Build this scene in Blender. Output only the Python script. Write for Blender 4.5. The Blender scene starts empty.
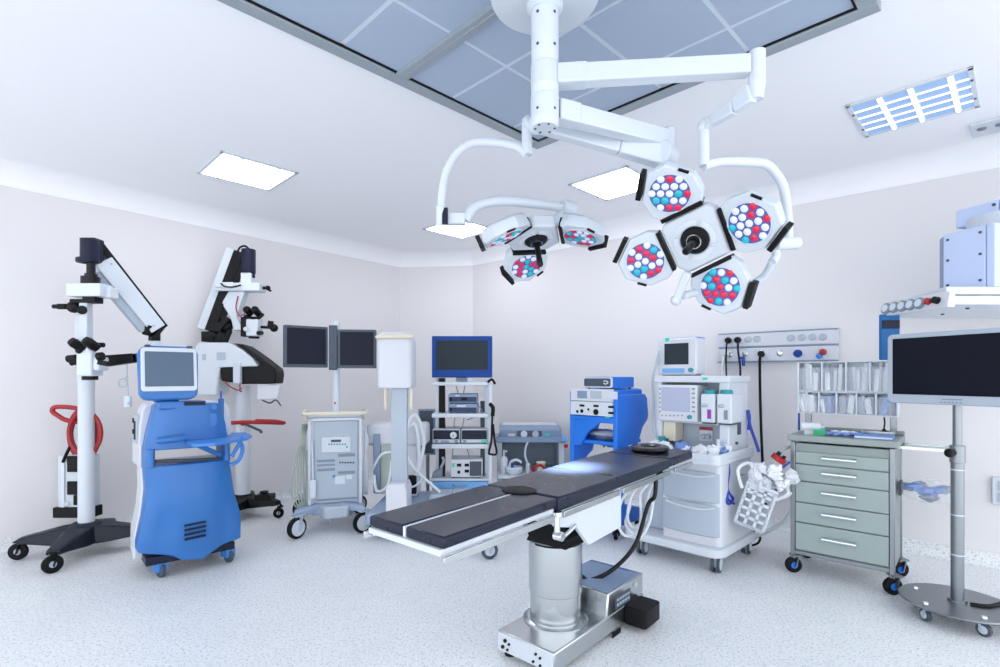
import bpy, bmesh, math, random
from mathutils import Vector, Matrix
random.seed(7)
C = bpy.context.scene.collection
PI = math.pi
F, CX, HY, H = 525.0, 500.0, 376.0, 1.4      # focal length in pixels, principal column, horizon row, lens height

def V(*a): return Vector(a)
def W(px, py, Y):                            # the point at distance Y that a pixel looks at
    return Vector(((px-CX)/F*Y, Y, H-(py-HY)/F*Y))

# ------------------------------------------------------------------ materials
def lin(c): return c/12.92 if c <= .04045 else ((c+.055)/1.055)**2.4
def rgb(h):
    h = h.lstrip('#'); return tuple(lin(int(h[i:i+2], 16)/255) for i in (0, 2, 4))+(1,)
MATS = {}
def mat(name, col, rough=.4, metal=0., spec=.5, emit=None, es=0., trans=0., alpha=1., coat=0., vary=.06, bump=0., bscale=60.):
    m = bpy.data.materials.new(name); m.use_nodes = True
    nt = m.node_tree; b = nt.nodes['Principled BSDF']
    b.inputs['Base Color'].default_value = rgb(col)
    b.inputs['Metallic'].default_value = metal
    b.inputs['Specular IOR Level'].default_value = spec
    b.inputs['Coat Weight'].default_value = coat
    b.inputs['Transmission Weight'].default_value = trans
    b.inputs['Alpha'].default_value = alpha
    tc = nt.nodes.new('ShaderNodeTexCoord'); n = nt.nodes.new('ShaderNodeTexNoise')
    n.inputs['Scale'].default_value = bscale; n.inputs['Detail'].default_value = 3
    nt.links.new(tc.outputs['Object'], n.inputs['Vector'])
    mr = nt.nodes.new('ShaderNodeMapRange')
    mr.inputs['To Min'].default_value = max(.02, rough-vary); mr.inputs['To Max'].default_value = rough+vary
    nt.links.new(n.outputs['Fac'], mr.inputs['Value']); nt.links.new(mr.outputs['Result'], b.inputs['Roughness'])
    if bump:
        bp = nt.nodes.new('ShaderNodeBump'); bp.inputs['Strength'].default_value = bump; bp.inputs['Distance'].default_value = .004
        nt.links.new(n.outputs['Fac'], bp.inputs['Height']); nt.links.new(bp.outputs['Normal'], b.inputs['Normal'])
    if emit:
        b.inputs['Emission Color'].default_value = rgb(emit); b.inputs['Emission Strength'].default_value = es
    MATS[name] = m
    return m

white = mat('white_enamel', '#ced5dd', .34, spec=.4)
white2 = mat('white_plastic', '#d0d3da', .42, spec=.4)
offw = mat('off_white_plastic', '#c6ced6', .42)
cream = mat('cream_plastic', '#d9d2bf', .45)
greyl = mat('light_grey_plastic', '#aab6c2', .42)
greym = mat('mid_grey_plastic', '#7d8b99', .45)
greyd = mat('dark_grey_plastic', '#3f4b58', .45)
gbl = mat('grey_blue_plastic', '#7f93ad', .42)
steel = mat('brushed_steel', '#c4c8ca', .24, 1., vary=.02, bscale=6)
steeld = mat('dull_steel', '#8e9499', .36, 1., vary=.02, bscale=6)
chrome = mat('chrome', '#dfe3e6', .14, 1., vary=.01)
galv = mat('galvanised_steel', '#9aa4ac', .5, .2, vary=.1, bscale=25)
black = mat('black_plastic', '#07080b', .5, spec=.25)
blackg = mat('black_gloss', '#07080c', .3, spec=.3)
rubber = mat('black_rubber', '#0a0b0e', .65, spec=.25)
darkslate = mat('dark_slate_paint', '#121c28', .42, spec=.3)
navy = mat('navy_metal', '#0f1530', .42, spec=.3)
bluem = mat('medium_blue_plastic', '#2a6cb2', .38, coat=.1)
bluel = mat('light_blue_plastic', '#3f80cc', .38)
blueb = mat('bright_blue_plastic', '#1673da', .38)
bluef = mat('deep_blue_frame', '#07408f', .42, spec=.25)
bluep = mat('pale_blue_panel', '#6fa9de', .42)
indigo = mat('indigo_lens_plate', '#4b5a9c', .4)
pendb = mat('pale_blue_enamel', '#c3d2ee', .4)
red = mat('red_paint', '#a0121c', .4)
redh = mat('red_hose', '#9a1a22', .45)
cushion = mat('slate_vinyl', '#192133', .28, spec=.3, vary=.02, bscale=12)
padblack = mat('black_vinyl', '#050608', .55, spec=.2)
gelm = mat('dark_gel', '#1c1518', .25, vary=.1, bscale=40)
scr = mat('dark_screen_glass', '#0d1328', .42, spec=.2)
scrb = mat('black_blue_screen_glass', '#070c1c', .4, spec=.18)
scrg = mat('grey_green_screen_glass', '#263139', .42, spec=.2)
scrl = mat('grey_blue_screen_glass', '#54687c', .35, spec=.3)
scrw = mat('pale_display', '#a9b0c8', .35)
basebl = mat('pale_grey_blue_base', '#93a4bc', .42)
faceb = mat('blue_grey_face', '#2c3a5c', .4, spec=.3)
drawm = mat('sage_grey_laminate', '#98a7a4', .42)
frmm = mat('grey_green_frame', '#8d9896', .42, .3)
glass = mat('clear_glass', '#b5dccb', .05, trans=.85)
clearp = mat('clear_plastic', '#e9f0f6', .15, alpha=.16)
packm = mat('clear_sachet_film', '#e8ecf2', .3, alpha=.92)
packb = mat('blue_tinted_film', '#6f8fca', .3, alpha=.95)
packg = mat('grey_tinted_film', '#8791a4', .3, alpha=.95)
teal = mat('teal_plastic', '#1f8d96', .4)
green = mat('green_card', '#16a067', .5)
tealglow = mat('teal_label', '#2fd0b4', .5)
hose = mat('white_hose', '#dde2e6', .4)
hoseg = mat('grey_green_hose', '#a9b2a8', .45)
bluet = mat('blue_tubing', '#1e3fae', .4)
magenta = mat('magenta_label', '#8d2fa0', .5)
ledw = mat('white_led_lens', '#d2d8ee', .2, emit='#ffffff', es=.08)
ledr = mat('red_led_lens', '#c81e46', .2, emit='#e0305a', es=.12)
ledt = mat('teal_led_lens', '#18a8b8', .2, emit='#35c0d0', es=.12)
lightm = mat('lit_diffuser', '#ffffff', .5, emit='#f6f9ff', es=10)
louvm = mat('lit_louvre', '#ffffff', .4, emit='#eef5ff', es=.8)
lightb = mat('dim_lit_diffuser', '#8aa6cc', .5, emit='#9dbfee', es=.26)
panelm = mat('filter_panel_grey', '#a4b3c6', .55)
seamm = mat('panel_seam', '#c9d3de', .55)

def wallmat(name, col):
    m = mat(name, col, .5, vary=.04, bump=.03, bscale=90); return m
wallm = wallmat('wall_paint', '#e0dedf')
ceilm = wallmat('ceiling_paint', '#f2f3f6')

def floormat():
    m = mat('speckled_vinyl', '#c8d0d8', .38, vary=.05)
    nt = m.node_tree; b = nt.nodes['Principled BSDF']
    tc = nt.nodes.new('ShaderNodeTexCoord')
    def speck(scale, lo, hi, w):
        n = nt.nodes.new('ShaderNodeTexNoise'); n.inputs['Scale'].default_value = scale; n.inputs['Detail'].default_value = 2
        nt.links.new(tc.outputs['Object'], n.inputs['Vector'])
        r = nt.nodes.new('ShaderNodeMapRange'); r.inputs['From Min'].default_value = lo; r.inputs['From Max'].default_value = hi
        r.inputs['To Min'].default_value = 0; r.inputs['To Max'].default_value = w
        nt.links.new(n.outputs['Fac'], r.inputs['Value']); return r.outputs['Result']
    col = None
    for scale, lo, hi, w, c in ((70, .56, .63, .6, '#a4b0bb'), (110, .6, .66, .6, '#8793a0'), (60, .6, .68, .7, '#eef2f6'), (5, .4, .7, .12, '#c6ced6')):
        mx = nt.nodes.new('ShaderNodeMix'); mx.data_type = 'RGBA'
        if col is None: mx.inputs['A'].default_value = rgb('#e4e6e7')
        else: nt.links.new(col, mx.inputs['A'])
        mx.inputs['B'].default_value = rgb(c)
        nt.links.new(speck(scale, lo, hi, w), mx.inputs['Factor'])
        col = mx.outputs['Result']
    nt.links.new(col, b.inputs['Base Color'])
    return m
floorm = floormat()

# ------------------------------------------------------------------ mesh builder
def frame_of(d):
    d = d.normalized()
    up = V(0, 0, 1) if abs(d.z) < .95 else V(0, 1, 0)
    x = d.cross(up).normalized(); y = x.cross(d).normalized()   # x sideways, y up, d along
    return x, y, d
def catmull(pts, sub=6, closed=False):
    pts = [Vector(p) for p in pts]
    if len(pts) < 3 and not closed: return pts
    out = []; n = len(pts); rng = range(n if closed else n-1)
    for i in rng:
        if closed: p0, p1, p2, p3 = pts[i-1], pts[i], pts[(i+1) % n], pts[(i+2) % n]
        else: p0, p1, p2, p3 = pts[max(i-1, 0)], pts[i], pts[i+1], pts[min(i+2, n-1)]
        for k in range(sub):
            t = k/sub
            out.append(.5*((2*p1)+(p2-p0)*t+(2*p0-5*p1+4*p2-p3)*t*t+(3*p1-p0-3*p2+p3)*t**3))
    if not closed: out.append(pts[-1])
    return out
def rrect(cx, cy, w, h, r, n=5):
    o = []
    for sx, sy, a in ((1, 1, 0), (-1, 1, 90), (-1, -1, 180), (1, -1, 270)):
        for k in range(n+1):
            t = math.radians(a+90*k/n)
            o.append((cx+sx*(w/2-r)+r*math.cos(t), cy+sy*(h/2-r)+r*math.sin(t)))
    return o

class MB:
    def __init__(s): s.bm = bmesh.new(); s.mi = 0
    def m(s, i): s.mi = i; return s
    def face(s, vs):
        try:
            f = s.bm.faces.new(vs); f.material_index = s.mi; return f
        except ValueError: return None
    def hexa(s, P):
        v = [s.bm.verts.new(p) for p in P]
        for q in ((3, 2, 1, 0), (4, 5, 6, 7), (0, 1, 5, 4), (1, 2, 6, 5), (2, 3, 7, 6), (3, 0, 4, 7)): s.face([v[i] for i in q])
        return s
    def bb(s, x0, x1, y0, y1, z0, z1):
        if x0 > x1: x0, x1 = x1, x0
        if y0 > y1: y0, y1 = y1, y0
        if z0 > z1: z0, z1 = z1, z0
        return s.hexa([(x0, y0, z0), (x1, y0, z0), (x1, y1, z0), (x0, y1, z0), (x0, y0, z1), (x1, y0, z1), (x1, y1, z1), (x0, y1, z1)])
    def box(s, c, size, M=None):
        x, y, z = (a/2 for a in size); c = Vector(c)
        P = [V(-x, -y, -z), V(x, -y, -z), V(x, y, -z), V(-x, y, -z), V(-x, -y, z), V(x, -y, z), V(x, y, z), V(-x, y, z)]
        return s.hexa([c+(M @ p if M else p) for p in P])
    def beam(s, p0, p1, w, h, w2=None, h2=None):
        p0, p1 = Vector(p0), Vector(p1); x, y, d = frame_of(p1-p0); w2 = w2 or w; h2 = h2 or h
        P = []
        for p, a, b in ((p0, w/2, h/2), (p1, w2/2, h2/2)): P += [p-x*a-y*b, p+x*a-y*b, p+x*a+y*b, p-x*a+y*b]
        return s.hexa(P)
    def rings(s, R, closed=False, cap=True):
        VV = [[s.bm.verts.new(p) for p in r] for r in R]; n = len(VV[0])
        m = len(VV)
        for i in range(m if closed else m-1):
            a, b = VV[i], VV[(i+1) % m]
            for k in range(n): s.face([a[k], a[(k+1) % n], b[(k+1) % n], b[k]])
        if cap and not closed: s.face(VV[0][::-1]); s.face(VV[-1])
        return s
    def cyl(s, p0, p1, r, r2=None, n=20):
        p0, p1 = Vector(p0), Vector(p1); x, y, d = frame_of(p1-p0); r2 = r if r2 is None else r2
        return s.rings([[p+(x*math.cos(2*PI*k/n)+y*math.sin(2*PI*k/n))*q for k in range(n)] for p, q in ((p0, r), (p1, r2))])
    def tube(s, pts, r, n=8, sub=6, closed=False, smooth=True, r2=None):
        P = catmull(pts, sub, closed) if smooth else [Vector(p) for p in pts]
        m = len(P); x = None; R = []
        for i in range(m):
            d = (P[(i+1) % m]-P[i-1]) if closed else (P[min(i+1, m-1)]-P[max(i-1, 0)])
            if d.length < 1e-7: d = V(0, 0, 1)
            d.normalize()
            if x is None: x = frame_of(d)[0]
            x = (x-d*x.dot(d)).normalized(); y = d.cross(x)
            q = r if r2 is None else r+(r2-r)*i/(m-1)
            R.append([P[i]+(x*math.cos(2*PI*k/n)+y*math.sin(2*PI*k/n))*q for k in range(n)])
        return s.rings(R, closed)
    def lathe(s, prof, c=(0, 0, 0), n=28, d=(0, 0, 1)):
        c = Vector(c); d = Vector(d).normalized(); x, y, _ = frame_of(d)
        if d.z > .9: x, y = V(1, 0, 0), V(0, 1, 0)
        hollow = prof[0][0] == prof[-1][0] and prof[0][0] > .015
        return s.rings([[c+d*z+(x*math.cos(2*PI*k/n)+y*math.sin(2*PI*k/n))*max(r, .0005) for k in range(n)] for r, z in prof], closed=hollow)
    def prism(s, pts, ax, a, b, holes=()):
        def P(u, v, w): return {'x': (w, u, v), 'y': (u, w, v), 'z': (u, v, w)}[ax]
        loops = [pts]+list(holes)
        if not holes:
            s.rings([[P(u, v, w) for u, v in pts] for w in (a, b)]); return s
        t = bmesh.new(); ed = []
        for L in loops:
            vs = [t.verts.new(P(u, v, a)) for u, v in L]
            ed += [t.edges.new((vs[i], vs[(i+1) % len(vs)])) for i in range(len(vs))]
        bmesh.ops.triangle_fill(t, edges=ed, use_beauty=True)
        off = Vector(P(0, 0, b-a)); t.verts.ensure_lookup_table(); t.verts.index_update()
        tri = [[v.co.copy() for v in f.verts] for f in t.faces]; t.free()
        cache = {}
        def gv(p):
            k = tuple(round(c, 6) for c in p)
            if k not in cache: cache[k] = s.bm.verts.new(p)
            return cache[k]
        for f in tri:
            s.face([gv(p) for p in f]); s.face([gv(p+off) for p in reversed(f)])
        for L in loops:
            for i in range(len(L)):
                p, q = Vector(P(*L[i], a)), Vector(P(*L[(i+1) % len(L)], a))
                s.face([gv(p), gv(q), gv(q+off), gv(p+off)])
        return s
    def ball(s, c, r, sc=(1, 1, 1), n=14, M=None):
        c = Vector(c); R = []
        for i in range(n//2+1):
            t = -PI/2+PI*i/(n//2); q = max(math.cos(t), .01)
            ring = [V(q*math.cos(2*PI*k/n)*sc[0], q*math.sin(2*PI*k/n)*sc[1], math.sin(t)*sc[2])*r for k in range(n)]
            R.append([c+(M @ p if M else p) for p in ring])
        return s.rings(R)
    def lump(s, c, r, sc=(1, 1, 1), k=.35, seed=0, n=12):
        rnd = random.Random(seed); c = Vector(c); R = []
        for i in range(n//2+1):
            t = -PI/2+PI*i/(n//2); q = max(math.cos(t), .02)
            R.append([c+V(q*math.cos(2*PI*j/n)*sc[0], q*math.sin(2*PI*j/n)*sc[1], math.sin(t)*sc[2])*r*(1-k*rnd.random()) for j in range(n)])
        return s.rings(R)
    def xf(s, M): bmesh.ops.transform(s.bm, matrix=M, verts=s.bm.verts); return s
    def mesh(s, name, mats, smooth=True):
        bmesh.ops.recalc_face_normals(s.bm, faces=s.bm.faces)
        me = bpy.data.meshes.new(name); s.bm.to_mesh(me); s.bm.free()
        for m in (mats if isinstance(mats, (list, tuple)) else [mats]): me.materials.append(m)
        if smooth:
            me.shade_smooth(); me.set_sharp_from_angle(angle=math.radians(38))
        return me
    def islands(s):
        """the loose pieces of this mesh, touching ones together, each as a builder of its own"""
        s.bm.verts.index_update(); seen = {}; pcs = []
        for v0 in s.bm.verts:
            if v0 in seen: continue
            k = len(pcs); st = [v0]; seen[v0] = k; vs = []
            while st:
                v = st.pop(); vs.append(v)
                for e in v.link_edges:
                    o = e.other_vert(v)
                    if o not in seen: seen[o] = k; st.append(o)
            lo = Vector([min(v.co[i] for v in vs) for i in range(3)]); hi = Vector([max(v.co[i] for v in vs) for i in range(3)])
            pcs.append([vs, lo, hi])
        par = list(range(len(pcs)))
        def find(i):
            while par[i] != i: i = par[i]
            return i
        for i in range(len(pcs)):
            for j in range(i):
                if all(pcs[i][1][k] <= pcs[j][2][k]+.003 and pcs[j][1][k] <= pcs[i][2][k]+.003 for k in range(3)): par[find(i)] = find(j)
        roots = sorted({find(i) for i in range(len(pcs))})
        if len(roots) < 2: return [s]
        out = []
        for r in roots:
            n = MB(); mp = {}; fs = set()
            for i, (vs, lo, hi) in enumerate(pcs):
                if find(i) == r:
                    for v in vs: mp[v] = n.bm.verts.new(v.co); fs.update(v.link_faces)
            for f in sorted(fs, key=lambda f: f.index): n.m(f.material_index).face([mp[v] for v in f.verts])
            out.append(n)
        s.bm.free(); return out
    def build(s, name, mats, parent=None, bevel=0., smooth=True, label=None):
        o = bpy.data.objects.new(name, s.mesh(name, mats, smooth)); C.objects.link(o)
        if parent is not None: o.parent = parent
        if label: o['label'] = label
        if bevel:
            b = o.modifiers.new('bevel', 'BEVEL'); b.width = bevel; b.segments = 2; b.limit_method = 'ANGLE'; b.angle_limit = math.radians(40)
            b.harden_normals = False
        return o

def tag(o, label, cat, group=None):
    o['label'] = label; o['category'] = cat
    if group: o['group'] = group
    return o

SPLIT = {'screw', 'foot', 'button', 'dark_panel', 'slot_frame', 'camera_holder', 'hinge_clamp', 'socket', 'vent_slot', 'louvre', 'bolt', 'plug', 'clip', 'cable', 'hose', 'side_handle', 'latch', 'flow_knob', 'sticker', 'tubing', 'knob', 'label_plate', 'port', 'red_lead', 'seam_ring', 'indicator', 'trap', 'side_socket', 'shelf_rail', 'front_hatch', 'corner_rail', 'hanging_lead', 'hinge_clamp', 'gasket', 'post', 'side_wall', 'side_panel', 'mid_shelf', 'side_rail', 'shelf', 'edge_strip', 'end_cover', 'connector', 'focus_drive', 'leg_frame', 'hose_coil'}
class T:                                     # a thing: an Empty at its base that parents its parts
    def __init__(s, name, label, cat, loc, az=0., group=None, M=None):
        s.o = bpy.data.objects.new(name, None); C.objects.link(s.o); s.o.empty_display_size = .1
        s.M = M if M is not None else Matrix.Translation(Vector((loc[0], loc[1], loc[2] if len(loc) > 2 else 0))) @ Matrix.Rotation(math.radians(az), 4, 'Z')
        s.I = s.M.inverted(); s.o.matrix_world = s.M
        tag(s.o, label, cat, group)
    def w(s, p): return s.I @ Vector(p)      # world to local
    def W(s, px, py, Y): return s.w(W(px, py, Y))
    def _ray(s, px, py, ax, v):
        o = s.I @ V(0, 0, H); d = s.I.to_3x3() @ V((px-CX)/F, 1, (HY-py)/F)
        return o+d*((v-o[ax])/d[ax])
    def fx(s, px, py, y=0.): return s._ray(px, py, 1, y)
    def sx(s, px, py, x=0.): return s._ray(px, py, 0, x)
    def gz(s, px, py, z=0.): return s._ray(px, py, 2, z)
    def part(s, name, mb, m, bevel=0., parent=None, label=None, smooth=True):
        if name in SPLIT:
            mb.bm.faces.index_update()
            return [p.build(name, m, parent or s.o, bevel, smooth, label) for p in mb.islands()][0]
        return mb.build(name, m, parent or s.o, bevel, smooth, label)
    def frect(s, x0, y0, x1, y1, y=0.):      # pixel rectangle on the plane local y
        a, b = s.fx(x0, (y0+y1)/2, y), s.fx(x1, (y0+y1)/2, y); c = (x0+x1)/2
        return a.x, b.x, s.fx(c, y1, y).z, s.fx(c, y0, y).z

def struct(name, mb, m, bevel=0., smooth=False):
    o = mb.build(name, m, None, bevel, smooth); o['kind'] = 'structure'; return o

# casters: one mesh of each kind, copied
CM = {}
def caster(t, x, y, r=.05, style='black', yaw=0., w=.03, top=None):
    top = top or 2*r+.02; key = (style, r, w, top)
    if key not in CM:
        f, wh = MB(), MB()
        body, tyre, hub = {'black': (black, rubber, greyl), 'blue': (steeld, rubber, blueb), 'twin': (greyl, greyd, white), 'big': (greyl, rubber, offw), 'bluebody': (bluel, greyd, greym), 'grey': (greyl, greyd, offw)}[style]
        if style in ('twin',):
            f.box((0, .01, r*1.25), (w*1.1, r*1.5, r*1.1)).cyl((0, 0, r*1.6), (0, 0, top), .012)
            for sx in (-1, 1): wh.m(0).cyl((sx*w*.35, 0, r), (sx*w*1.0, 0, r), r, n=24); wh.m(1).cyl((sx*w*1.0, 0, r), (sx*w*1.08, 0, r), r*.72, n=20)
        else:
            for sx in (-1, 1): f.beam((sx*w*.75, 0, r*.8), (sx*w*.7, .02, 2*r+.012), r*.55, .006)
            f.box((0, .015, 2*r+.012), (w*1.7, r*1.1, .012)).m(0).cyl((0, .02, 2*r+.01), (0, .02, top), .012)
            q_ = .74 if style == 'big' else .6 if style == 'grey' else .36
            wh.m(0).lathe([(r*q_, -w*.5), (r*.9, -w*.5), (r*.97, -w*.42), (r, -w*.25), (r, w*.25), (r*.97, w*.42), (r*.9, w*.5), (r*q_, w*.5)], (0, 0, r), 26, (1, 0, 0))
            wh.m(1).cyl((-w*.56, 0, r), (w*.56, 0, r), r*(.74 if style == 'big' else .6 if style == 'grey' else .42 if style == 'blue' else .35), n=22)
            if style == 'bluebody': f.box((0, .01, r*1.5), (w*2.4, r*1.6, r*1.3))
        CM[key] = (f.mesh('caster', body), wh.mesh('wheel', [tyre, hub]))
    a, b = CM[key]
    o = bpy.data.objects.new('caster', a); C.objects.link(o); o.parent = t.o; o.location = (x, y, 0); o.rotation_euler = (0, 0, math.radians(yaw))
    q = bpy.data.objects.new('wheel', b); C.objects.link(q); q.parent = o
    return o

# ------------------------------------------------------------------ the room
LW0 = V(-3.992, 4.19, 0); LD = V(.631, .776, 0)
RW0 = V(3.651, 3.834, 0); RD = V(.762, -.647, 0)
PA = LW0+LD*4.10                       # left wall meets the cut corner
PB = V(-.373, 7.25, 0)
PL = PA-LD*7.4; PR = PB+RD*7.7
ZW, ZC = 2.925, 3.10
POLY = [PL, PA, PB, PR, V(.9, -3.4, 0)]
mb = MB(); mb.prism([(p.x, p.y) for p in [PL-V(.5, .3, 0), PA+V(-.3, .3, 0), PB+V(.2, .4, 0), PR+V(.5, .2, 0), V(.9, -3.9, 0)]], 'z', -.06, 0); struct('floor', mb, floorm)
mb = MB(); mb.prism([(p.x, p.y) for p in [PL-V(.5, .3, 0), PA+V(-.3, .3, 0), PB+V(.2, .4, 0), PR+V(.5, .2, 0), V(.9, -3.9, 0)]], 'z', ZC, ZC+.08); struct('ceiling', mb, ceilm)
path = [PL, PA, PB, PR]
def inward(i):
    ns = []
    for a, b in ((i-1, i), (i, i+1)):
        if 0 <= a and b < len(path):
            d = (path[b]-path[a]).normalized(); ns.append(V(d.y, -d.x, 0))
    if len(ns) == 1: return ns[0]
    m = (ns[0]+ns[1]).normalized(); return m/m.dot(ns[0])
INW = [inward(i) for i in range(4)]
for i, side in enumerate(('left', 'corner', 'right')):
    a, b = path[i], path[i+1]; n = -(b-a).normalized().cross(V(0, 0, 1))*-1
    d = (b-a).normalized(); out = V(-d.y, d.x, 0)*.08
    mb = MB(); mb.hexa([a, b, b+out, a+out, a+V(0, 0, ZC), b+V(0, 0, ZC), b+out+V(0, 0, ZC), a+out+V(0, 0, ZC)]); struct('wall_'+side, mb, wallm)
    for nm, prof, m in (('baseboard_'+side, [(.0, .105), (.012, .105), (.014, .06), (.022, .03), (.04, .01), (.065, .001), (.0, .001)], floorm),
                        ('trim_%d' % (i+1), [(.0, ZW), (.006, ZW)]+[(.006+.2*(1-math.cos(t*PI/16)), ZW+(ZC-ZW-.001)*math.sin(t*PI/16)) for t in range(1, 9)]+[(.0, ZC-.001)], ceilm)):
        mb = MB(); mb.rings([[a+INW[i]*u+V(0, 0, z) for u, z in prof], [b+INW[i+1]*u+V(0, 0, z) for u, z in prof]]); struct(nm, mb, m, smooth=True)

# ------------------------------------------------------------------ ceiling filter panel (laminar airflow)
Zp = ZC-.03
def Wz(px, py, Z): return W(px, py, F*(Z-H)/(HY-py))
pc = Wz(537, 148, Zp); pl = Wz(221, 0, Zp); pr = Wz(884, 16, Zp)
dl = (pl-pc); dl.z = 0; dl.normalize(); dr = V(-dl.y, dl.x, 0)
if dr.dot(pr-pc) < 0: dr = -dr
az = math.degrees(math.atan2(dr.y, dr.x))
t = T('airflow_ceiling_panel', 'large grey framed filter panel set into the white ceiling', 'ceiling panel', (pc.x, pc.y, Zp), az)
sgn = 1 if t.w(pc+dl).y > 0 else -1
LX, LY = (pr-pc).length, 3.3
mb = MB()
fw = .075
for (x0, x1, y0, y1) in ((0, LX, 0, fw), (0, fw, fw, LY-fw), (LX-fw, LX, fw, LY-fw), (0, LX, LY-fw, LY)): mb.bb(x0, x1, sgn*y0, sgn*y1, -.012, .029)
t.part('frame', mb, galv, .004)
mb = MB(); yd = (Wz(399, 77, Zp)-pc).length
mb.bb(fw, LX-fw, sgn*(yd-.035), sgn*(yd+.035), -.02, .029); mb.bb(fw, LX-fw, sgn*(yd-.008), sgn*(yd+.008), -.024, -.019)
t.part('crossbar', mb, galv, .003)
xs_ = [fw, .54, 1.03, 1.52, LX-fw]; cells = [(xs_[i], xs_[i+1]) for i in range(4)]
ys_ = [fw, .346, .877, yd, 1.6, 2.13, 2.66, LY-fw]; rows = [(ys_[i], ys_[i+1]) for i in range(7)]
for x0, x1 in cells:
    for y0, y1 in rows:
        mb = MB(); mb.bb(x0+.012, x1-.012, sgn*(y0+.012), sgn*(y1-.012), .004, .029); t.part('filter_panel', mb, panelm)
mb = MB()
for x0, x1 in cells[1:]: mb.bb(x0-.014, x0+.014, sgn*(fw+.01), sgn*(LY-fw), .007, .029)
for y0, y1 in (rows[1], rows[2], rows[4], rows[5], rows[6]): mb.bb(fw, LX-fw, sgn*(y0-.014), sgn*(y0+.014), .0065, .029)
t.part('seam_strip', mb, seamm)
mb = MB(); mb.bb(fw, LX-fw, sgn*(fw), sgn*(fw+.014), -.002, .029); mb.bb(fw, fw+.014, sgn*(fw+.014), sgn*(LY-fw), -.002, .029); mb.bb(LX-fw-.012, LX-fw, sgn*(fw+.014), sgn*(LY-fw), -.002, .029)
t.part('gasket', mb, black)
PANEL = (pc, dr, dl, LX, LY)

# ------------------------------------------------------------------ ceiling lights
def ceil_light(pts, label, louvre=False, power=1.):
    P = [Wz(x, y, ZC-.012) for x, y in pts]; c = (P[0]+P[2])/2 if len(P) > 3 else P[0]
    t = T('ceiling_light', label, 'ceiling light', (c.x, c.y, ZC-.012), 45, 'recessed square ceiling lights' )
    h = .3
    mb = MB()
    for s in (-1, 1): mb.bb(-h, h, s*(h-.025), s*h, 0, .011); mb.bb(s*(h-.025), s*h, -h, h, 0, .011)
    t.part('frame', mb, white, .002)
    mb = MB(); mb.bb(-h+.02, h-.02, -h+.02, h-.02, .004, .011); t.part('diffuser', mb, lightb if louvre else lightm)
    mb = MB()
    for s in (-1, 1):
        for u in (-.14, .14): mb.bb(u-.01, u+.01, s*(h-.014)-.006, s*(h-.014)+.006, -.004, .002)
    t.part('clip', mb, greyd)
    if louvre:
        for k in range(1, 5):
            mb = MB(); x = -h+.02+(2*h-.04)*k/5; mb.bb(x-.006, x+.006, -h+.025, h-.025, -.003, .0035); t.part('louvre_bar', mb, louvm)
        for y in (-.2, -.02, .13):
            mb = MB(); mb.cyl((-h+.03, y, .004), (h-.03, y, .004), .014, n=10); t.part('tube', mb, louvm)
    return t
ceil_light([(197, 173), (223, 152), (298, 174), (269, 191)], 'bright square ceiling light nearest the left wall')
ceil_light([(574, 186.5), (632, 169.5), (658, 184), (608, 201.5)], 'bright square ceiling light behind the four-pod surgical lamp')
ceil_light([(427, 230), (460, 222), (492, 229), (465, 240)], 'bright square ceiling light behind the three-pod surgical lamp near the cut corner')
ceil_light([(845.6, 106.4), (968, 68.8), (979, 108), (864, 137)], 'dimmer square ceiling light with visible louvre grid above the pendant', True)
p = Wz(991, 127, ZC-.01)
t = T('ceiling_socket_plate', 'small white plate with two round sockets on the ceiling beside the louvred light', 'socket plate', (p.x, p.y, ZC-.016), 45)
mb = MB(); mb.bb(-.13, .13, -.1, .1, 0, .015); t.part('plate', mb, white, .003)
for y in (-.045, .045):
    mb = MB(); mb.cyl((-.03, y, -.008), (-.03, y, .002), .024); mb.cyl((-.03, y, -.012), (-.03, y, -.007), .012); t.part('socket', mb, greym)
# ------------------------------------------------------------------ surgical light suspension
MX, MY = .185, 2.16
t = T('surgical_light_mount', 'white ceiling column with jointed arms carrying both surgical lamps', 'ceiling mount', (MX, MY, Zp))
mb = MB(); mb.lathe([(.02, .0), (.222, .0), (.226, -.03), (.226, -.11), (.215, -.13), (.15, -.137), (.02, -.137)], (0, 0, 0), 56); t.part('canopy', mb, white)
mb = MB(); mb.lathe([(.02, -.13), (.075, -.13), (.075, -.16), (.06, -.172), (.02, -.172)], (0, 0, 0), 32); t.part('collar', mb, white)
zb = W(547, 128, MY).z-Zp
zA, zB = W(547, 77, MY).z-Zp, W(547, 109, MY).z-Zp
mb = MB(); mb.lathe([(.01, -.1), (.056, -.1), (.056, -.40), (.054, -.403), (.057, -.406), (.057, zB+.05), (.055, zB+.047), (.057, zB+.043), (.057, zb+.012), (.05, zb), (.01, zb)], (0, 0, 0), 36); col = t.part('column', mb, white)
mb = MB()
for a in (-2.2, -.9):
    for z in (-.2, -.33, zb+.06): mb.cyl((.05*math.cos(a), .05*math.sin(a), z), (.0585*math.cos(a), .0585*math.sin(a), z), .006, n=10)
for k in range(6): mb.cyl((.04*math.cos(k), .04*math.sin(k), zb-.003), (.04*math.cos(k), .04*math.sin(k), zb+.004), .005, n=8)
t.part('screw', mb, greyd, parent=col)
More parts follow.
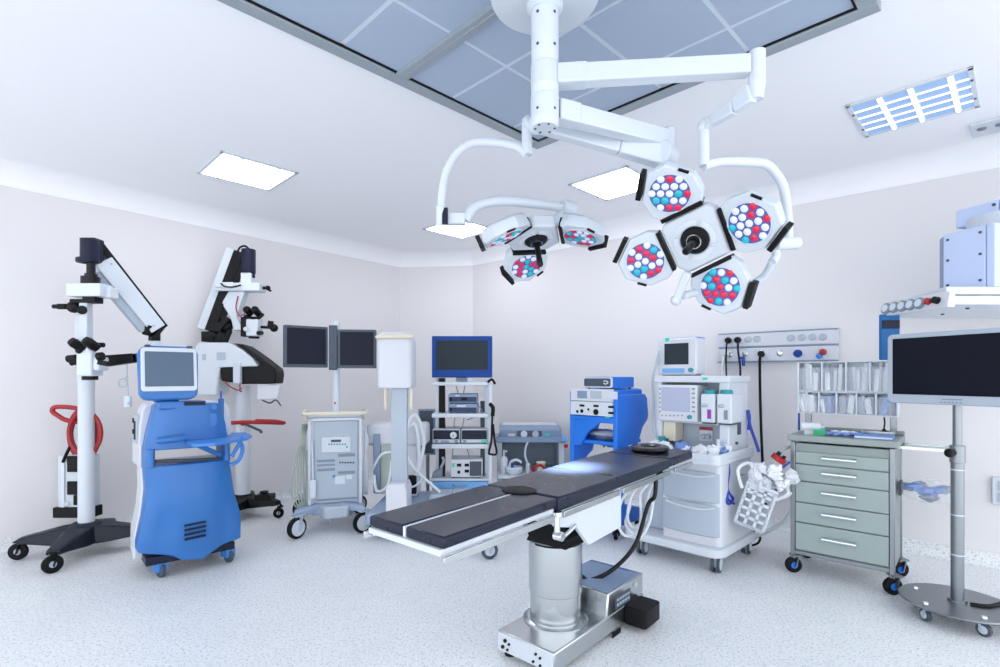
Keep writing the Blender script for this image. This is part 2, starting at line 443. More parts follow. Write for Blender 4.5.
# upper arm to the right lamp
e1 = t.W(757, 66, 2.08); s1 = V(.05, 0, zA); e1.z = zA
mb = MB(); d = (e1-s1).normalized(); mb.beam(s1, e1-d*.03, .07, .076, .06, .074); mb.beam(s1, s1+d*.12, .076, .08); mb.cyl(s1+V(-.05, 0, -.05), s1+V(-.05, 0, .05), .058)
t.part('arm', mb, white, .006)
mb = MB(); mb.cyl(e1+V(0, 0, .055), e1+V(0, 0, -.06), .032); mb.cyl(e1+V(0, 0, -.06), e1+V(-.003, 0, -.135), .034, .026); mb.cyl(e1+V(-.034, -.012, -.03), e1+V(-.03, -.014, -.03), .004)
t.part('joint', mb, white, .003)
j1 = t.W(752, 93, 2.07); j2 = t.W(735, 107, 2.14); j3 = t.W(712, 121, 2.26); j4 = t.W(704, 127, 2.30)
mb = MB(); mb.beam(j1, j2, .045, .075, .04, .055); mb.beam(j2, j3, .04, .055, .038, .045); mb.beam(j3, j4, .04, .045); mb.ball(j4, .03)
t.part('spring_arm', mb, white, .006)
q1 = t.W(704, 127, 2.30); q2 = t.W(703, 166, 2.30); q2.x = q1.x; q2.y = q1.y
mb = MB(); mb.cyl(q1+V(0, 0, .02), q2, .022, n=20); mb.cyl(q1.lerp(q2, .55), q1.lerp(q2, .6), .0235); t.part('drop_tube', mb, white)
RQ = t.M @ q2
# lower arm to elbow and back along the spring arm to the left lamp
s2 = V(.05, .02, zB); e2 = t.W(668, 140, 2.42); e2.z = zB-.01
mb = MB(); d = (e2-s2).normalized(); mb.beam(s2, e2-d*.02, .07, .08, .06, .074); mb.beam(s2, s2+d*.1, .076, .085); mb.cyl(V(0, 0, zB-.05), V(0, 0, zB+.05), .0585)
t.part('arm', mb, white, .006)
e2b = t.W(664, 155, 2.41)
mb = MB(); mb.cyl(e2+V(0, 0, .05), e2+V(0, 0, -.06), .03); mb.cyl(e2+V(0, 0, -.05), e2b+V(.0, .0, -.02), .03, .04); mb.cyl(e2b+V(-.03, -.03, 0), e2b+V(.03, .03, 0), .055); t.part('joint', mb, white, .004)
f1 = t.W(536, 125, 2.38); mid = e2b.lerp(f1, .35)+V(0, 0, -.005)
mb = MB(); mb.beam(e2b, mid, .075, .115, .065, .08); mb.beam(mid, f1, .065, .08, .055, .055); mb.ball(f1, .042); t.part('spring_arm', mb, white, .008)
g1 = t.W(527, 120, 2.4); g2 = t.W(527, 155, 2.4); g2.x = g1.x; g2.y = g1.y
mb = MB(); mb.tube([f1, f1+V(-.03, .0, .0), g1+V(0, 0, -.01), g2], .024, 14); mb.cyl(g1.lerp(g2, .6), g1.lerp(g2, .66), .0255); t.part('drop_tube', mb, white)
LQ = t.M @ g2

# ------------------------------------------------------------------ surgical lamps
LED = []
for m in (ledw, ledr, ledt):
    b_ = MB(); b_.lathe([(.0168, -.004), (.0168, .0), (.012, .004), (.006, .0055), (.0, .006)], n=10); LED.append(b_.mesh('led', m))
def lamp(name, label, c, n, pods, tilt, xdir=V(1, 0, 0)):
    n = n.normalized(); x = (xdir-n*xdir.dot(n)).normalized(); y = n.cross(x)
    M = Matrix(((x.x, y.x, n.x, c.x), (x.y, y.y, n.y, c.y), (x.z, y.z, n.z, c.z), (0, 0, 0, 1)))
    t = T(name, label, 'surgical lamp', None, M=M)
    k = len(pods); rh = .15
    pts = []
    for a in sorted(pods):
        for s in (-1, 1):
            an = math.radians(a)+s*math.radians(38 if k == 4 else 40); pts.append((rh*math.cos(an)*1.08, rh*math.sin(an)*1.08))
    mb = MB(); mb.prism(pts, 'z', -.07, 0); t.part('hub', mb, offw, .012)
    mb = MB()
    for s in range(4):
        a0 = s*PI/2+.12; ring = [(r*math.cos(a0+q*(PI/2-.24)/6), r*math.sin(a0+q*(PI/2-.24)/6)) for r, qs in ((.095, range(7)), (.07, range(6, -1, -1))) for q in qs]
        mb.prism(ring, 'z', -.002, .006)
    t.part('trim_ring', mb, white)
    mb = MB(); mb.lathe([(.01, 0), (.064, 0), (.064, .008), (.055, .018), (.03, .02), (.028, .03), (.01, .03)], n=30); t.part('handle_socket', mb, black)
    mb = MB(); mb.lathe([(.03, .021), (.034, .021), (.034, .026), (.03, .026)], n=26); t.part('socket_ring', mb, chrome)
    mb = MB(); mb.lathe([(.0, .02), (.016, .02), (.015, .1), (.017, .12), (.017, .15), (.012, .158), (.0, .158)], n=18); t.part('handle', mb, blackg)
    rnd = random.Random(3+k)
    for i, a in enumerate(pods):
        A = Matrix.Rotation(math.radians(a), 4, 'Z') @ Matrix.Translation((.14, 0, 0)) @ Matrix.Rotation(math.radians(-tilt), 4, 'Y')
        sg = 1 if i % 2 else -1
        out = [(.0, -.1), (.045, -.128), (.135, -.128), (.235, -.045), (.235, .045), (.135, .128), (.045, .128), (.0, .1)]
        mb = MB(); mb.rings([[A @ V(u, v, z) for u, v in [(.02+(p-.02)*q if q < 1 else p, w*q) for p, w in out]] for z, q in ((-.075, .8), (-.06, .95), (-.012, 1), (.004, .97))])
        pod = t.part('lamp_pod', mb, offw, .005)
        mb = MB(); mb.lathe([(.0885, .002), (.095, .003), (.095, .009), (.0885, .009)], n=36).xf(A @ Matrix.Translation((.108, 0, 0))); t.part('lens_rim', mb, offw, parent=pod)
        mb = MB(); mb.lathe([(.0, .004), (.089, .004), (.089, .0065), (.0, .0065)], n=36).xf(A @ Matrix.Translation((.108, 0, 0))); t.part('lens_plate', mb, indigo, parent=pod)
        mb = MB(); mb.hexa([A @ V(*p) for p in ((-.006, -.1, -.05), (.018, -.1, -.05), (.018, .1, -.05), (-.006, .1, -.05), (-.006, -.1, .012), (.014, -.1, .012), (.014, .1, .012), (-.006, .1, .012))]); t.part('grip_bar', mb, black, .003, parent=pod)
        mb = MB()
        G = [(.142, sg*.128), (.236, sg*.05), (.252, sg*.066), (.158, sg*.146)]
        mb.hexa([A @ V(u, v, z) for z in (-.055, .012) for u, v in G])
        t.part('end_grip', mb, black, .003, parent=pod)
        mb = MB(); mb.hexa([A @ V(*q) for q in [(u, -sg*v, z) for z in (0, .009) for u, v in ((.155, .118), (.19, .088), (.184, .08), (.149, .11))]]); t.part('switch', mb, black, parent=pod)
        pts = [(q*.0385+(r % 2)*.01925, r*.0333) for r in range(-2, 3) for q in range(-3, 4)]
        pts = sorted(pts, key=lambda p: p[0]**2+p[1]**2)[:19]
        for u, v in pts:
            q = rnd.random(); o = bpy.data.objects.new('led', LED[0 if q < .5 else 1 if q < .76 else 2]); C.objects.link(o); o.parent = pod
            o.matrix_local = A @ Matrix.Translation((.108+u, v, .0075))
    return t
cr = W(695, 240, 2.4); nr = V(-.50, -.66, -.50)
t = lamp('surgical_lamp', 'four-pod white surgical lamp with coloured LEDs, hanging on the right', cr, nr, [32, 127, 215, 312], 14)
qb = t.w(RQ); LR = t
y1, y2, y3, y4 = t.W(765, 164, 2.36), t.W(784, 190, 2.42), t.W(788, 220, 2.46), t.W(788, 243, 2.48)
mb = MB(); mb.tube([qb, t.W(720, 162, 2.31), t.W(745, 162, 2.33), y1, t.W(777, 175, 2.4), y2, y3, y4], .021, 14); t.part('yoke', mb, white)
mb = MB(); mb.cyl(t.W(775, 244, 2.45), t.W(797, 243, 2.49), .03); mb.tube([t.W(772, 262, 2.47), t.W(765, 275, 2.52), t.W(752, 284, 2.55), t.W(740, 290, 2.55), t.W(700, 292, 2.52), t.W(683, 296, 2.46)], .018, 10); mb.tube([t.W(775, 246, 2.46), t.W(776, 256, 2.48), t.W(772, 262, 2.47)], .02, 10); t.part('rear_yoke', mb, white)
mb = MB(); mb.beam(t.W(688, 272, 2.40), t.W(677, 299, 2.46), .035, .05); mb.ball(t.W(676, 300, 2.46), .026); t.part('bracket', mb, offw, .006)
cl = W(536, 240, 2.9); nl = V(.14, -.22, -.96)
t = lamp('surgical_lamp', 'three-pod white surgical lamp facing down, hanging on the left', cl, nl, [12, 138, 258], 22)
qb = t.w(LQ); LL = t
mb = MB(); mb.tube([qb, t.W(515, 146, 2.42), t.W(480, 142, 2.48), t.W(461, 150, 2.55), t.W(447, 170, 2.62), t.W(442, 195, 2.68), t.W(441, 219, 2.72)], .02, 14); t.part('yoke', mb, white)
mb = MB(); mb.box(t.W(452, 219, 2.73), (.14, .05, .06), t.I.to_3x3()); mb.cyl(t.W(441, 205, 2.7), t.W(441, 226, 2.72), .026); t.part('yoke_joint', mb, white, .008)
mb = MB(); mb.box(t.W(445, 216, 2.69), (.03, .012, .085), t.I.to_3x3()); t.part('control_pad', mb, navy, .003)
mb = MB(); mb.tube([t.W(466, 221, 2.73), t.W(473, 209, 2.74), t.W(490, 202, 2.77), t.W(520, 202, 2.83), t.W(566, 208, 2.98)], .026, 14); mb.cyl(t.W(562, 207, 2.96), t.W(573, 210, 2.99), .045); mb.tube([t.W(566, 210, 2.98), t.W(560, 218, 2.98), t.W(550, 226, 2.95), cl and t.W(541, 236, 2.95)], .035, 12); t.part('rear_arm', mb, white)

# ------------------------------------------------------------------ operating table
t = T('operating_table', 'operating table with slate black pads on a steel column', 'operating table', (.25, 2.67), -41.3)
TT = t
mb = MB(); mb.prism([(-.175, -.2), (.175, -.2), (.175, .70), (-.175, .70)], 'z', .03, .128); base = t.part('base', mb, steel, .008)
mb = MB(); mb.bb(-.168, .168, -.207, -.199, .036, .122); t.part('front_plate', mb, offw, .002, parent=base)
mb = MB()
for x, z in ((-.115, .095), (-.09, .085), (-.13, .06), (-.1, .055), (.075, .095), (.1, .085), (.06, .055), (.1, .05)): mb.cyl((x, -.215, z), (x, -.206, z), .009 if abs(x) > .1 else .006, n=12)
t.part('plug', mb, black, parent=base)
mb = MB(); mb.bb(.174, .178, .33, .42, .0, .028)
for x in (-.13, .13):
    for y in (-.15, .62): mb.cyl((x, y, 0), (x, y, .032), .03)
t.part('foot', mb, rubber, parent=base)
mb = MB(); mb.prism([(.28, .128), (.30, .245), (.70, .245), (.70, .10), (.70, .05), (.50, .05), (.28, .10)], 'x', -.18, .17); box = t.part('motor_housing', mb, steel, .008)
mb = MB(); mb.bb(-.165, .155, .31, .66, .2445, .2475); t.part('top_reflection', mb, gbl, .001, parent=box)  # bluish reflection on the steel top, painted as a thin grey-blue sheet
mb = MB(); mb.bb(.1695, .173, .37, .54, .135, .205); lab = t.part('control_panel', mb, greyd, .002, parent=box)
mb = MB()
for k in range(5): mb.bb(.1728, .1745, .385+k*.03, .405+k*.03, .15, .165); mb.bb(.1728, .1745, .385+k*.03, .405+k*.03, .178, .19)
mb.cyl((.169, .60, .205), (.178, .60, .205), .016); t.part('button', mb, greyl, parent=box)
mb = MB(); mb.prism(rrect(.235, .56, .13, .19, .02, 3), 'z', .03, .13); t.part('pedal_box', mb, black, .006)
cx, cy = -.032, .10
mb = MB(); mb.lathe([(.1, .126), (.17, .126), (.17, .132), (.15, .14), (.14, .14), (.1, .14)], (cx, cy, 0), 40); t.part('flange', mb, steel)
mb = MB(); mb.lathe([(.05, .132), (.130, .132), (.133, .14), (.133, .275), (.130, .278), (.139, .28), (.140, .29), (.140, .535), (.134, .542), (.05, .542)], (cx, cy, 0), 56); t.part('column', mb, steel)
mb = MB(); mb.lathe([(.05, .535), (.126, .535), (.126, .575), (.05, .575)], (cx, cy, 0), 40); t.part('inner_column', mb, steeld)
mb = MB(); n_ = 6
R = []
for k in range(7):
    z = .56+k*.024; q = 1 if k % 2 == 0 else .94
    if k == 6: z = .70
    R.append([V(.02+sx*.12*q, cy+sy*.16*q, z) for sx, sy in ((-1, -1), (1, -1), (1, 1), (-1, 1))])
mb.rings(R); t.part('bellows', mb, padblack, smooth=False)
SL = math.tan(math.radians(1.6)); Z0 = .876
S = Matrix(((1, 0, 0, .035), (0, 1, 0, 0), (0, SL, 1, Z0), (0, 0, 0, 1)))        # the tilted table top, origin on its surface
HWt = .218
def pad(y0, y1, x0=-HWt, x1=HWt, th=.055, notch=None):
    out = [(x0, y0), (x1, y0), (x1, y1), (x0, y1)] if notch is None else notch
    mb = MB(); mb.prism(out, 'z', -th, 0).xf(S); return mb
t.part('leg_pad', pad(-.955, -.29, -HWt, -.009, .042), cushion, .009); t.part('leg_pad', pad(-.955, -.29, .009, HWt, .042), cushion, .009)
t.part('seat_pad', pad(-.275, .262, th=.065), cushion, .012)
t.part('back_pad', pad(.275, .885, th=.06, notch=[(-HWt, .275), (.17, .275), (.17, .262), (.195, .245), (HWt, .245), (HWt, .885), (-HWt, .885)]), cushion, .012)
t.part('head_pad', pad(.90, 1.25, th=.055), cushion, .012)
mb = MB(); mb.lathe([(.0, .0), (.088, .0), (.088, .005), (.08, .008), (.0, .008)], n=36).xf(S @ Matrix.Translation((.0, -.285, .0)) @ Matrix.Diagonal((1.0, .8, 1, 1))); t.part('perineal_pad', mb, padblack)
mb = MB()
for (y0, y1) in ((-.965, -.3), (.91, 1.22)): mb.bb(-HWt+.01, HWt-.01, y0, y1, -.066, -.043)
mb.bb(-.007, .007, -.955, -.3, -.044, -.002); mb.bb(-HWt+.01, HWt-.01, -.28, .89, -.095, -.06); mb.xf(S); t.part('frame', mb, white, .004)
mb = MB()
for s in (-1, 1):
    for y0, y1 in ((-.97, -.33), (-.26, .24), (.28, .86), (.93, 1.2)): mb.bb(s*(HWt+.012)-.005, s*(HWt+.012)+.005, y0, y1, -.09, -.062)
    for y in (-.93, -.4, -.2, .2, .34, .8, .97, 1.15): mb.bb(s*(HWt-.01), s*(HWt+.014), y-.012, y+.012, -.084, -.068)
mb.xf(S); t.part('side_rail', mb, steel, .002)
xs = HWt+.02
P = [t.sx(px, py, xs) for px, py in ((557, 514), (612, 490), (621, 490), (621, 527), (589, 545), (577, 528), (556, 527))]
for s in (-1, 1):
    mb = MB(); X0 = .035+s*(xs-.045); mb.prism([(p.y, p.z) for p in P], 'x', X0-.012, X0+.012); t.part('side_plate', mb, white, .004)
mb = MB(); mb.bb(-.14, .2, -.16, .38, .70, .80); t.part('carrier', mb, white, .01)
mb = MB()
for s in (-1, 1):
    x = .035+s*(HWt+.0)
    mb.cyl((x, -.29, .80), (x, -.29, .70), .013); mb.cyl((x-.012*s, -.29, .705), (x+.03*s, -.29, .705), .02); mb.tube([(x, -.29, .7), (x, -.24, .69), (x, -.14, .72)], .009, 8); mb.cyl((x, -.29, .79), (x, -.29, .81), .024)
t.part('hinge_clamp', mb, chrome, .002)
hp = t.W(656, 474, 3.1)
mb = MB(); mb.box(hp, (.05, .09, .06)); mb.beam(hp, hp+V(-.03, .0, .07), .03, .04); t.part('cable_bracket', mb, black, .006)
hp = hp+V(0, 0, -.03)
mb = MB(); mb.tube([hp, hp+V(.0, -.02, -.1), t.W(648, 505, 3.1), t.W(635, 545, 3.05), t.W(612, 570, 3.0), t.W(590, 580, 3.0), V(-.05, .38, .26), V(-.08, .36, .243)], .0125, 10, 8); t.part('power_cable', mb, blackg)
mb = MB()
for k, (pts) in enumerate([[(632, 486), (622, 500), (617, 520), (624, 535), (637, 533), (641, 515), (640, 495), (648, 484)], [(640, 482), (630, 500), (628, 520), (636, 528), (645, 520), (647, 500), (652, 484)], [(628, 488), (630, 505), (626, 525), (640, 537), (650, 520), (654, 492)]]):
    mb.tube([t.W(x, y, 3.12+.03*k) for x, y in pts], .0085, 8)
t.part('white_cable', mb, hose, label='looped white cables under the table head')
# gel ring on the head section
hr = t.gz(650, 451, Z0+1.05*SL)
g = T('head_ring', 'dark round gel head ring lying on the head end of the operating table', 'head ring', t.M @ V(hr.x, hr.y, Z0+hr.y*SL+.0), -41.3)
mb = MB(); mb.lathe([(.05, .003), (.09, .0), (.118, .006), (.125, .018), (.118, .032), (.095, .038), (.065, .034), (.05, .022)], n=40)
g.o.rotation_euler = (math.atan(SL), 0, math.radians(-41.3)); g.part('ring', mb, gelm)
mb = MB(); mb.lathe([(.0, .002), (.055, .002), (.055, .02), (.04, .017), (.0, .015)], n=30); g.part('centre_pad', mb, greyd)
# ------------------------------------------------------------------ blue surgical console
t = T('surgical_console', 'blue surgical console with touchscreen, writing tray and vent slots', 'surgical console', (-2.218, 3.815), 42)
def pf(L, y): return [(q.x, q.z) for q in (t.fx(a, b, y) for a, b in L)]
up = [(156.4, 408), (152, 424), (148.5, 438), (146, 451), (146, 470), (148, 492), (144.5, 520), (139, 545), (137.5, 555), (160, 556), (172, 554), (180, 560), (204, 559), (214, 549), (236, 541), (243, 532), (243.5, 516), (236.5, 494), (232.5, 465), (231, 445), (228, 425), (222.5, 403)]
A = pf(up, -.09)
x0, x1 = min(x for x, z in A), max(x for x, z in A)
ib = up.index((137.5, 555)); ie = up.index((236, 541))
LB = sorted([(z, x) for x, z in pf(up[:ib+1], -.09)]); RB = sorted([(z, x) for x, z in pf(up[ie:], -.09)]); BB = sorted(pf(up[ib:ie+1], -.09))
def interp(L, v):
    if v <= L[0][0]: return L[0][1]
    for (a, b), (c, d) in zip(L, L[1:]):
        if v <= c: return b+(d-b)*(v-a)/max(c-a, 1e-6)
    return L[-1][1]
zt0, zt1 = t.fx(190, 463, -.09).z, t.fx(190, 448, -.09).z; ztop = t.fx(190, 404, -.09).z
def section(z, bul, xa=None, xb=None, bottom=False, back=.10):
    a, b = interp(LB, z) if xa is None else xa, interp(RB, z) if xb is None else xb; P = []
    for k in range(15):
        u = -1+2*k/14; x = (a+b)/2+(b-a)/2*u; e = 1-abs(u)**4; sc = .035*math.exp(-((abs(u)-.62)/.16)**2)*math.exp(-((z-.33)/.14)**2)
        P.append(V(x, -.035-.055*e-bul*(1-u*u)+sc, interp(BB, x) if bottom else z))
    P += [V(b, back, interp(BB, b) if bottom else z), V(a, back, interp(BB, a) if bottom else z)]
    return P
zb_ = .26
mb = MB(); mb.rings([section(zb_, .02, bottom=True)]+[section(z, .02+.03*math.exp(-((z-.5)/.25)**2)) for z in [zb_+(zt0-zb_)*k/9 for k in range(10)]]); t.part('front_shell', mb, bluem, .008)
mb = MB(); mb.rings([section(z, .012) for z in [zt1+(ztop-zt1)*k/6 for k in range(7)]]); t.part('upper_shell', mb, bluem, .008)
mb = MB(); zs_ = [zt0-.01, (zt0+zt1)/2, zt1+.01]; pa, pb = t.fx(156.5, 455, -.09).x, t.fx(223, 455, -.09).x
mb.rings([section(z, .0, None, pa) for z in zs_]); mb.rings([section(z, .0, pb, None) for z in zs_]); t.part('slot_frame', mb, bluem, .003)
mb = MB()
def rear(zs): mb.rings([[V(x0+dx, .095, z), V(x1-dx, .095, z), V(x1-dx-.02, .43, z), V(x0+dx+.02, .43, z)] for z, dx in zs])
rear(((.12, .0), (.3, .005), (.45, .035), (.6, .045), (zt0-.02, .04))); rear(((zt1+.02, .03), (1.05, .035), (1.16, .05), (1.2, .08)))
for s, xx in ((1, x0+.035), (-1, x1-.035)): mb.bb(xx, xx+s*.02, .095, .43, zt0-.03, zt1+.03)
sh = t.part('rear_shell', mb, white2, .012)
mb = MB(); mb.bb(x0+.022, x0+.05, .15, .32, .92, 1.12); cp = t.part('connector_panel', mb, greyl, .003, parent=sh)
mb = MB(); mb.bb(x0+.016, x0+.03, .17, .21, .95, 1.08); mb.cyl((x0+.015, .26, 1.08), (x0+.03, .26, 1.08), .018); mb.cyl((x0+.015, .26, 1.0), (x0+.03, .26, 1.0), .018); t.part('port', mb, black, parent=sh)
mb = MB()
for k in range(4):
    a, b = t.fx(184.5, 526+k*4.6, -.137), t.fx(206, 521.5+k*4.6, -.137); mb.beam(a, b, .016, .011)
t.part('vent_slot', mb, navy)
a, b = t.fx(155, 461.5, -.03), t.fx(224, 459, -.03); mb = MB(); mb.beam(a, b, .03, .022); t.part('slot_tray', mb, greyd, .003)
a, b = t.fx(157, 441, -.12), t.fx(186, 437.5, -.13); mb = MB(); mb.tube([a, a.lerp(b, .5)+V(0, -.015, 0), b], .022, 12); t.part('grab_handle', mb, bluem)
mb = MB(); z = t.fx(215, 441, -.2).z
tr = [t.gz(px, py, z) for px, py in ((184, 441), (190, 438.5), (222, 433.5), (246, 433), (252, 436), (247, 438.5), (215, 444), (192, 445))]
mb.prism([(q.x, q.y) for q in tr], 'z', z-.015, z+.006); tray = t.part('tray', mb, bluel, .005)
q = t.gz(201, 436.5, z+.006); mb = MB(); mb.lathe([(.0, 0), (.06, 0), (.06, .008), (.05, .01), (0, .01)], (q.x, q.y, z+.006)); t.part('tray_disc', mb, bluem, parent=tray)
p1, p2, p3, p4 = t.fx(240, 441, -.15), t.fx(242.5, 450, -.13), t.fx(238, 461, -.1), t.fx(229, 465, -.09)
mb = MB(); mb.tube([p1, p2, p3, p4], .014, 10); mb.tube([t.fx(243, 436, -.2), t.fx(238, 446, -.15), t.fx(232, 456, -.1)], .014, 10); t.part('tray_arm', mb, bluel)
mb = MB(); mb.beam(t.fx(200, 446, -.15), t.fx(220, 455, -.09), .04, .03); t.part('tray_bracket', mb, bluem, .006)
a, b = t.fx(174, 427, -.1), t.fx(201, 421, -.1); 
mb = MB(); zz = t.fx(190, 404, -.06); mb.bb(t.fx(157, 404, -.06).x, t.fx(205, 404, -.06).x, -.1, .06, t.fx(180, 409, -.06).z, t.fx(180, 401, -.06).z); t.part('neck_bar', mb, bluem, .012)
mb = MB(); mb.bb(t.fx(184, 404, -.1).x, t.fx(205, 404, -.1).x, -.106, -.09, t.fx(190, 405.5, -.1).z, t.fx(190, 401.5, -.1).z); t.part('drive_slot', mb, navy)
mb = MB()
for (a, b) in (((202, 445 - 20), (218, 407)),):
    q0, q1 = t.fx(200, 427, -.092), t.fx(217, 413, -.092); mb.prism(rrect((q0.x+q1.x)/2, (q0.z+q1.z)/2, q1.x-q0.x, q1.z-q0.z, .02), 'y', -.094, -.088)
mb.lathe([(.0, 0), (.022, 0), (.022, .006), (0, .006)], t.fx(213.5, 407, -.09), d=(0, -1, 0)); t.part('front_hatch', mb, bluem, .002)
mb = MB(); mb.cyl(t.fx(165, 405, .05), t.fx(165, 390, .05), .03, .05); mb.ball(t.fx(166, 397, -.02), .06, (1.6, .8, .8)); t.part('neck', mb, bluem)
# screen, tilted a little back
sx0, sx1, sz0, sz1 = t.frect(138, 346, 198, 400, -.06); w_, h_ = sx1-sx0, sz1-sz0
cxs, czs = (sx0+sx1)/2, (sz0+sz1)/2
TM = Matrix.Translation((cxs, -.06, czs)) @ Matrix.Rotation(math.radians(-6), 4, 'X')
mb = MB(); mb.prism([(x*(1 if z > -h_*.2 else .97), z) for x, z in rrect(0, 0, w_, h_, .06)], 'y', -.02, .06).xf(TM); mon = t.part('monitor', mb, bluem, .012)
mb = MB(); mb.prism(rrect(0, .022, w_*.93, h_*.8, .022), 'y', -.032, -.015).xf(TM); t.part('bezel', mb, white, .004, parent=mon)
mb = MB(); mb.prism(rrect(0, .024, w_*.81, h_*.64, .006), 'y', -.0345, -.031).xf(TM); t.part('screen', mb, scrl, parent=mon)
mb = MB()
for s in (-1, 1): mb.bb(s*w_*.35-.016, s*w_*.35+.016, -.03, .02, h_*.46, h_*.51)
mb.xf(TM); t.part('latch', mb, greyd, .004, parent=mon)
mb = MB(); q = t.fx(221, 404, .1); mb.cyl(q+V(0, 0, -.12), q+V(0, 0, .04), .02); mb.cyl(q+V(0, 0, .04), q+V(0, 0, .1), .008); t.part('antenna_post', mb, bluem)
mb = MB(); mb.bb(x0+.05, x1-.05, -.06, .40, .10, .16); t.part('chassis', mb, navy, .01)
for x, y in ((-.215, -.02), (.22, -.02), (-.2, .36), (.2, .36)): caster(t, x, y, .052, 'bluebody', 15, .028, .13)

# ------------------------------------------------------------------ floor microscopes
def fan_base(t, legs, zh, m, r=.045, hub=.10, yaw=0):
    mb = MB(); mb.lathe([(0, .1), (hub*.9, .1), (hub, .14), (hub, zh-.03), (hub*.75, zh), (0, zh)], n=24)
    for (x, y) in legs:
        p = V(x, y, 0); d = p.normalized(); s = V(-d.y, d.x, 0)
        R = []
        for f, w, a, b in ((.0, .12, .09, zh-.01), (.4, .10, .10, zh-.03), (.8, .065, .12, .185), (1.0, .05, .125, .165)): R.append([p*f+s*-w+V(0, 0, a), p*f+s*w+V(0, 0, a), p*f+s*w*.75+V(0, 0, b), p*f-s*w*.75+V(0, 0, b)])
        mb.rings(R)
    t.part('base', mb, m, .012)
    for i, (x, y) in enumerate(legs): caster(t, x, y, r, 'black', (-75, -35, 20, 60)[i], .03, .135)
t = T('floor_microscope', 'white surgical microscope on floor column left of the blue touchscreen console', 'microscope', (-3.27, 4.15))
fan_base(t, [(-.40, -.15), (.09, -.42), (.42, .16), (-.12, .42)], .25, darkslate, .064, .12)
mb = MB(); mb.cyl((0, 0, .2), (0, 0, 1.47), .055, n=32); t.part('column', mb, white)
mb = MB(); mb.cyl((0, 0, 1.45), (0, 0, 1.56), .062); mb.beam((0, 0, 1.5), t.W(135, 358, 4.22), .09, .1, .07, .075); mb.beam(t.W(135, 358, 4.22), t.W(155, 357, 4.3), .07, .075); t.part('lower_arm', mb, blackg, .01)
mb = MB(); mb.cyl(t.W(154.5, 362, 4.3), t.W(154.5, 341, 4.3), .05); t.part('joint_cover', mb, white, .004)
mb = MB(); mb.cyl(t.W(154.5, 343, 4.3), t.W(154.5, 331, 4.3), .042); mb.ball(t.W(153, 330, 4.28), .055); mb.cyl(t.W(146, 335, 4.22), t.W(149, 325, 4.22), .03); t.part('arm_joint', mb, black, .003)
a, b = t.W(92, 248, 3.95), t.W(158.5, 331, 4.3); d = (b-a).normalized(); sd, upv, _ = frame_of(d)
mb = MB(); mb.beam(a+upv*.05, b+upv*.055, .10, .05, .09, .035); mb.beam(b+upv*.06-d*.02, b-upv*.09+d*.03, .09, .03); arm = t.part('spring_arm', mb, black, .008)
mb = MB(); mb.beam(a+d*.11-upv*.01, b-d*.02-upv*.005, .112, .13, .105, .12); t.part('arm_cover', mb, white, .006, parent=arm)
mb = MB(); mb.beam(a+d*.16-upv*.1, b-d*.06-upv*.09, .07, .05); mb.cyl(a+d*.15-sd*.06+upv*.02, a+d*.15+sd*.06+upv*.02, .008); mb.cyl(b-d*.06-sd*.06-upv*.02, b-d*.06+sd*.06-upv*.02, .008); t.part('spring_rod', mb, greyl, .004, parent=arm)
Yh = 3.88
def P(x, y, dy=0): return t.W(x, y, Yh+dy)
mb = MB(); mb.cyl(P(90, 263), P(90, 239.5), .058, n=24); mb.box(P(92, 251, .05), (.115, .1, .18)); mb.cyl(P(85.5, 263), P(85.5, 258), .06); t.part('motor_head', mb, navy, .008)
mb = MB(); mb.cyl(P(91, 278), P(91, 262), .028); mb.cyl(P(90.5, 285), P(90.5, 277), .06); mb.cyl(P(91, 277), P(91, 274), .04); t.part('swivel', mb, blackg)
mb = MB(); c = P(90, 291); mb.box(c, (.25, .13, .095)); mb.box(c+V(.13, .03, -.01), (.06, .09, .08)); t.part('cross_bracket', mb, white, .006)
mb = MB(); mb.box(P(93, 299.5), (.09, .09, .055)); mb.box(P(80, 301.5), (.11, .06, .03)); mb.ball(P(74, 307), .05, (1, .8, .9)); mb.cyl(P(82, 310, -.05), P(82, 310, .05), .032); mb.cyl(P(53, 306.5), P(70, 306.5), .016); mb.cyl(P(58, 306.5), P(67, 306.5), .021); t.part('focus_drive', mb, black, .004)
mb = MB(); mb.beam(P(86, 303), P(86, 352), .06, .06); mb.box(P(84, 334, .05), (.12, .03, .3)); t.part('hanger', mb, offw, .006)
mb = MB(); mb.box(P(90, 364), (.115, .12, .18)); mb.box(P(101, 364), (.05, .1, .1)); mb.cyl(P(90, 376), P(90, 367), .05); t.part('optics_body', mb, white, .012)
mb = MB(); mb.cyl(P(90, 380), P(90, 375.5), .05, n=24); mb.cyl(P(78, 358), P(68, 359), .028); mb.cyl(P(80, 361), P(71, 363), .022); mb.ball(P(80, 350, -.05), .03); mb.cyl(P(98, 357, -.06), P(103, 356, -.06), .03); mb.beam(P(98, 362, -.06), P(108, 364, -.06), .02, .035); mb.cyl(P(104, 345), P(97, 345), .018); t.part('knob', mb, black, .003)
for x, y, s in ((78.5, 346, -1), (92.5, 345, 1)):
    mb = MB(); q = P(x, y, -.06); dq = V(-.015*1, -.05, .035); mb.cyl(q-dq*.6, q+dq*.6, .034, .034, 22); mb.cyl(q+dq*.55, q+dq*1.0, .036, .028, 22); t.part('eyepiece', mb, black)
mb = MB(); mb.cyl(P(86, 354, -.02), P(79, 348, -.05), .03); mb.cyl(P(88, 354, -.02), P(92, 348, -.05), .03); t.part('eyepiece_tube', mb, white)
t_m1 = t
Yb = 4.33
def Q(x, y, dy=0): return t.W(x, y, Yb+dy)
mb = MB(); mb.box(Q(79, 485), (.28, .1, .50)); cb = t.part('control_box', mb, offw, .012)
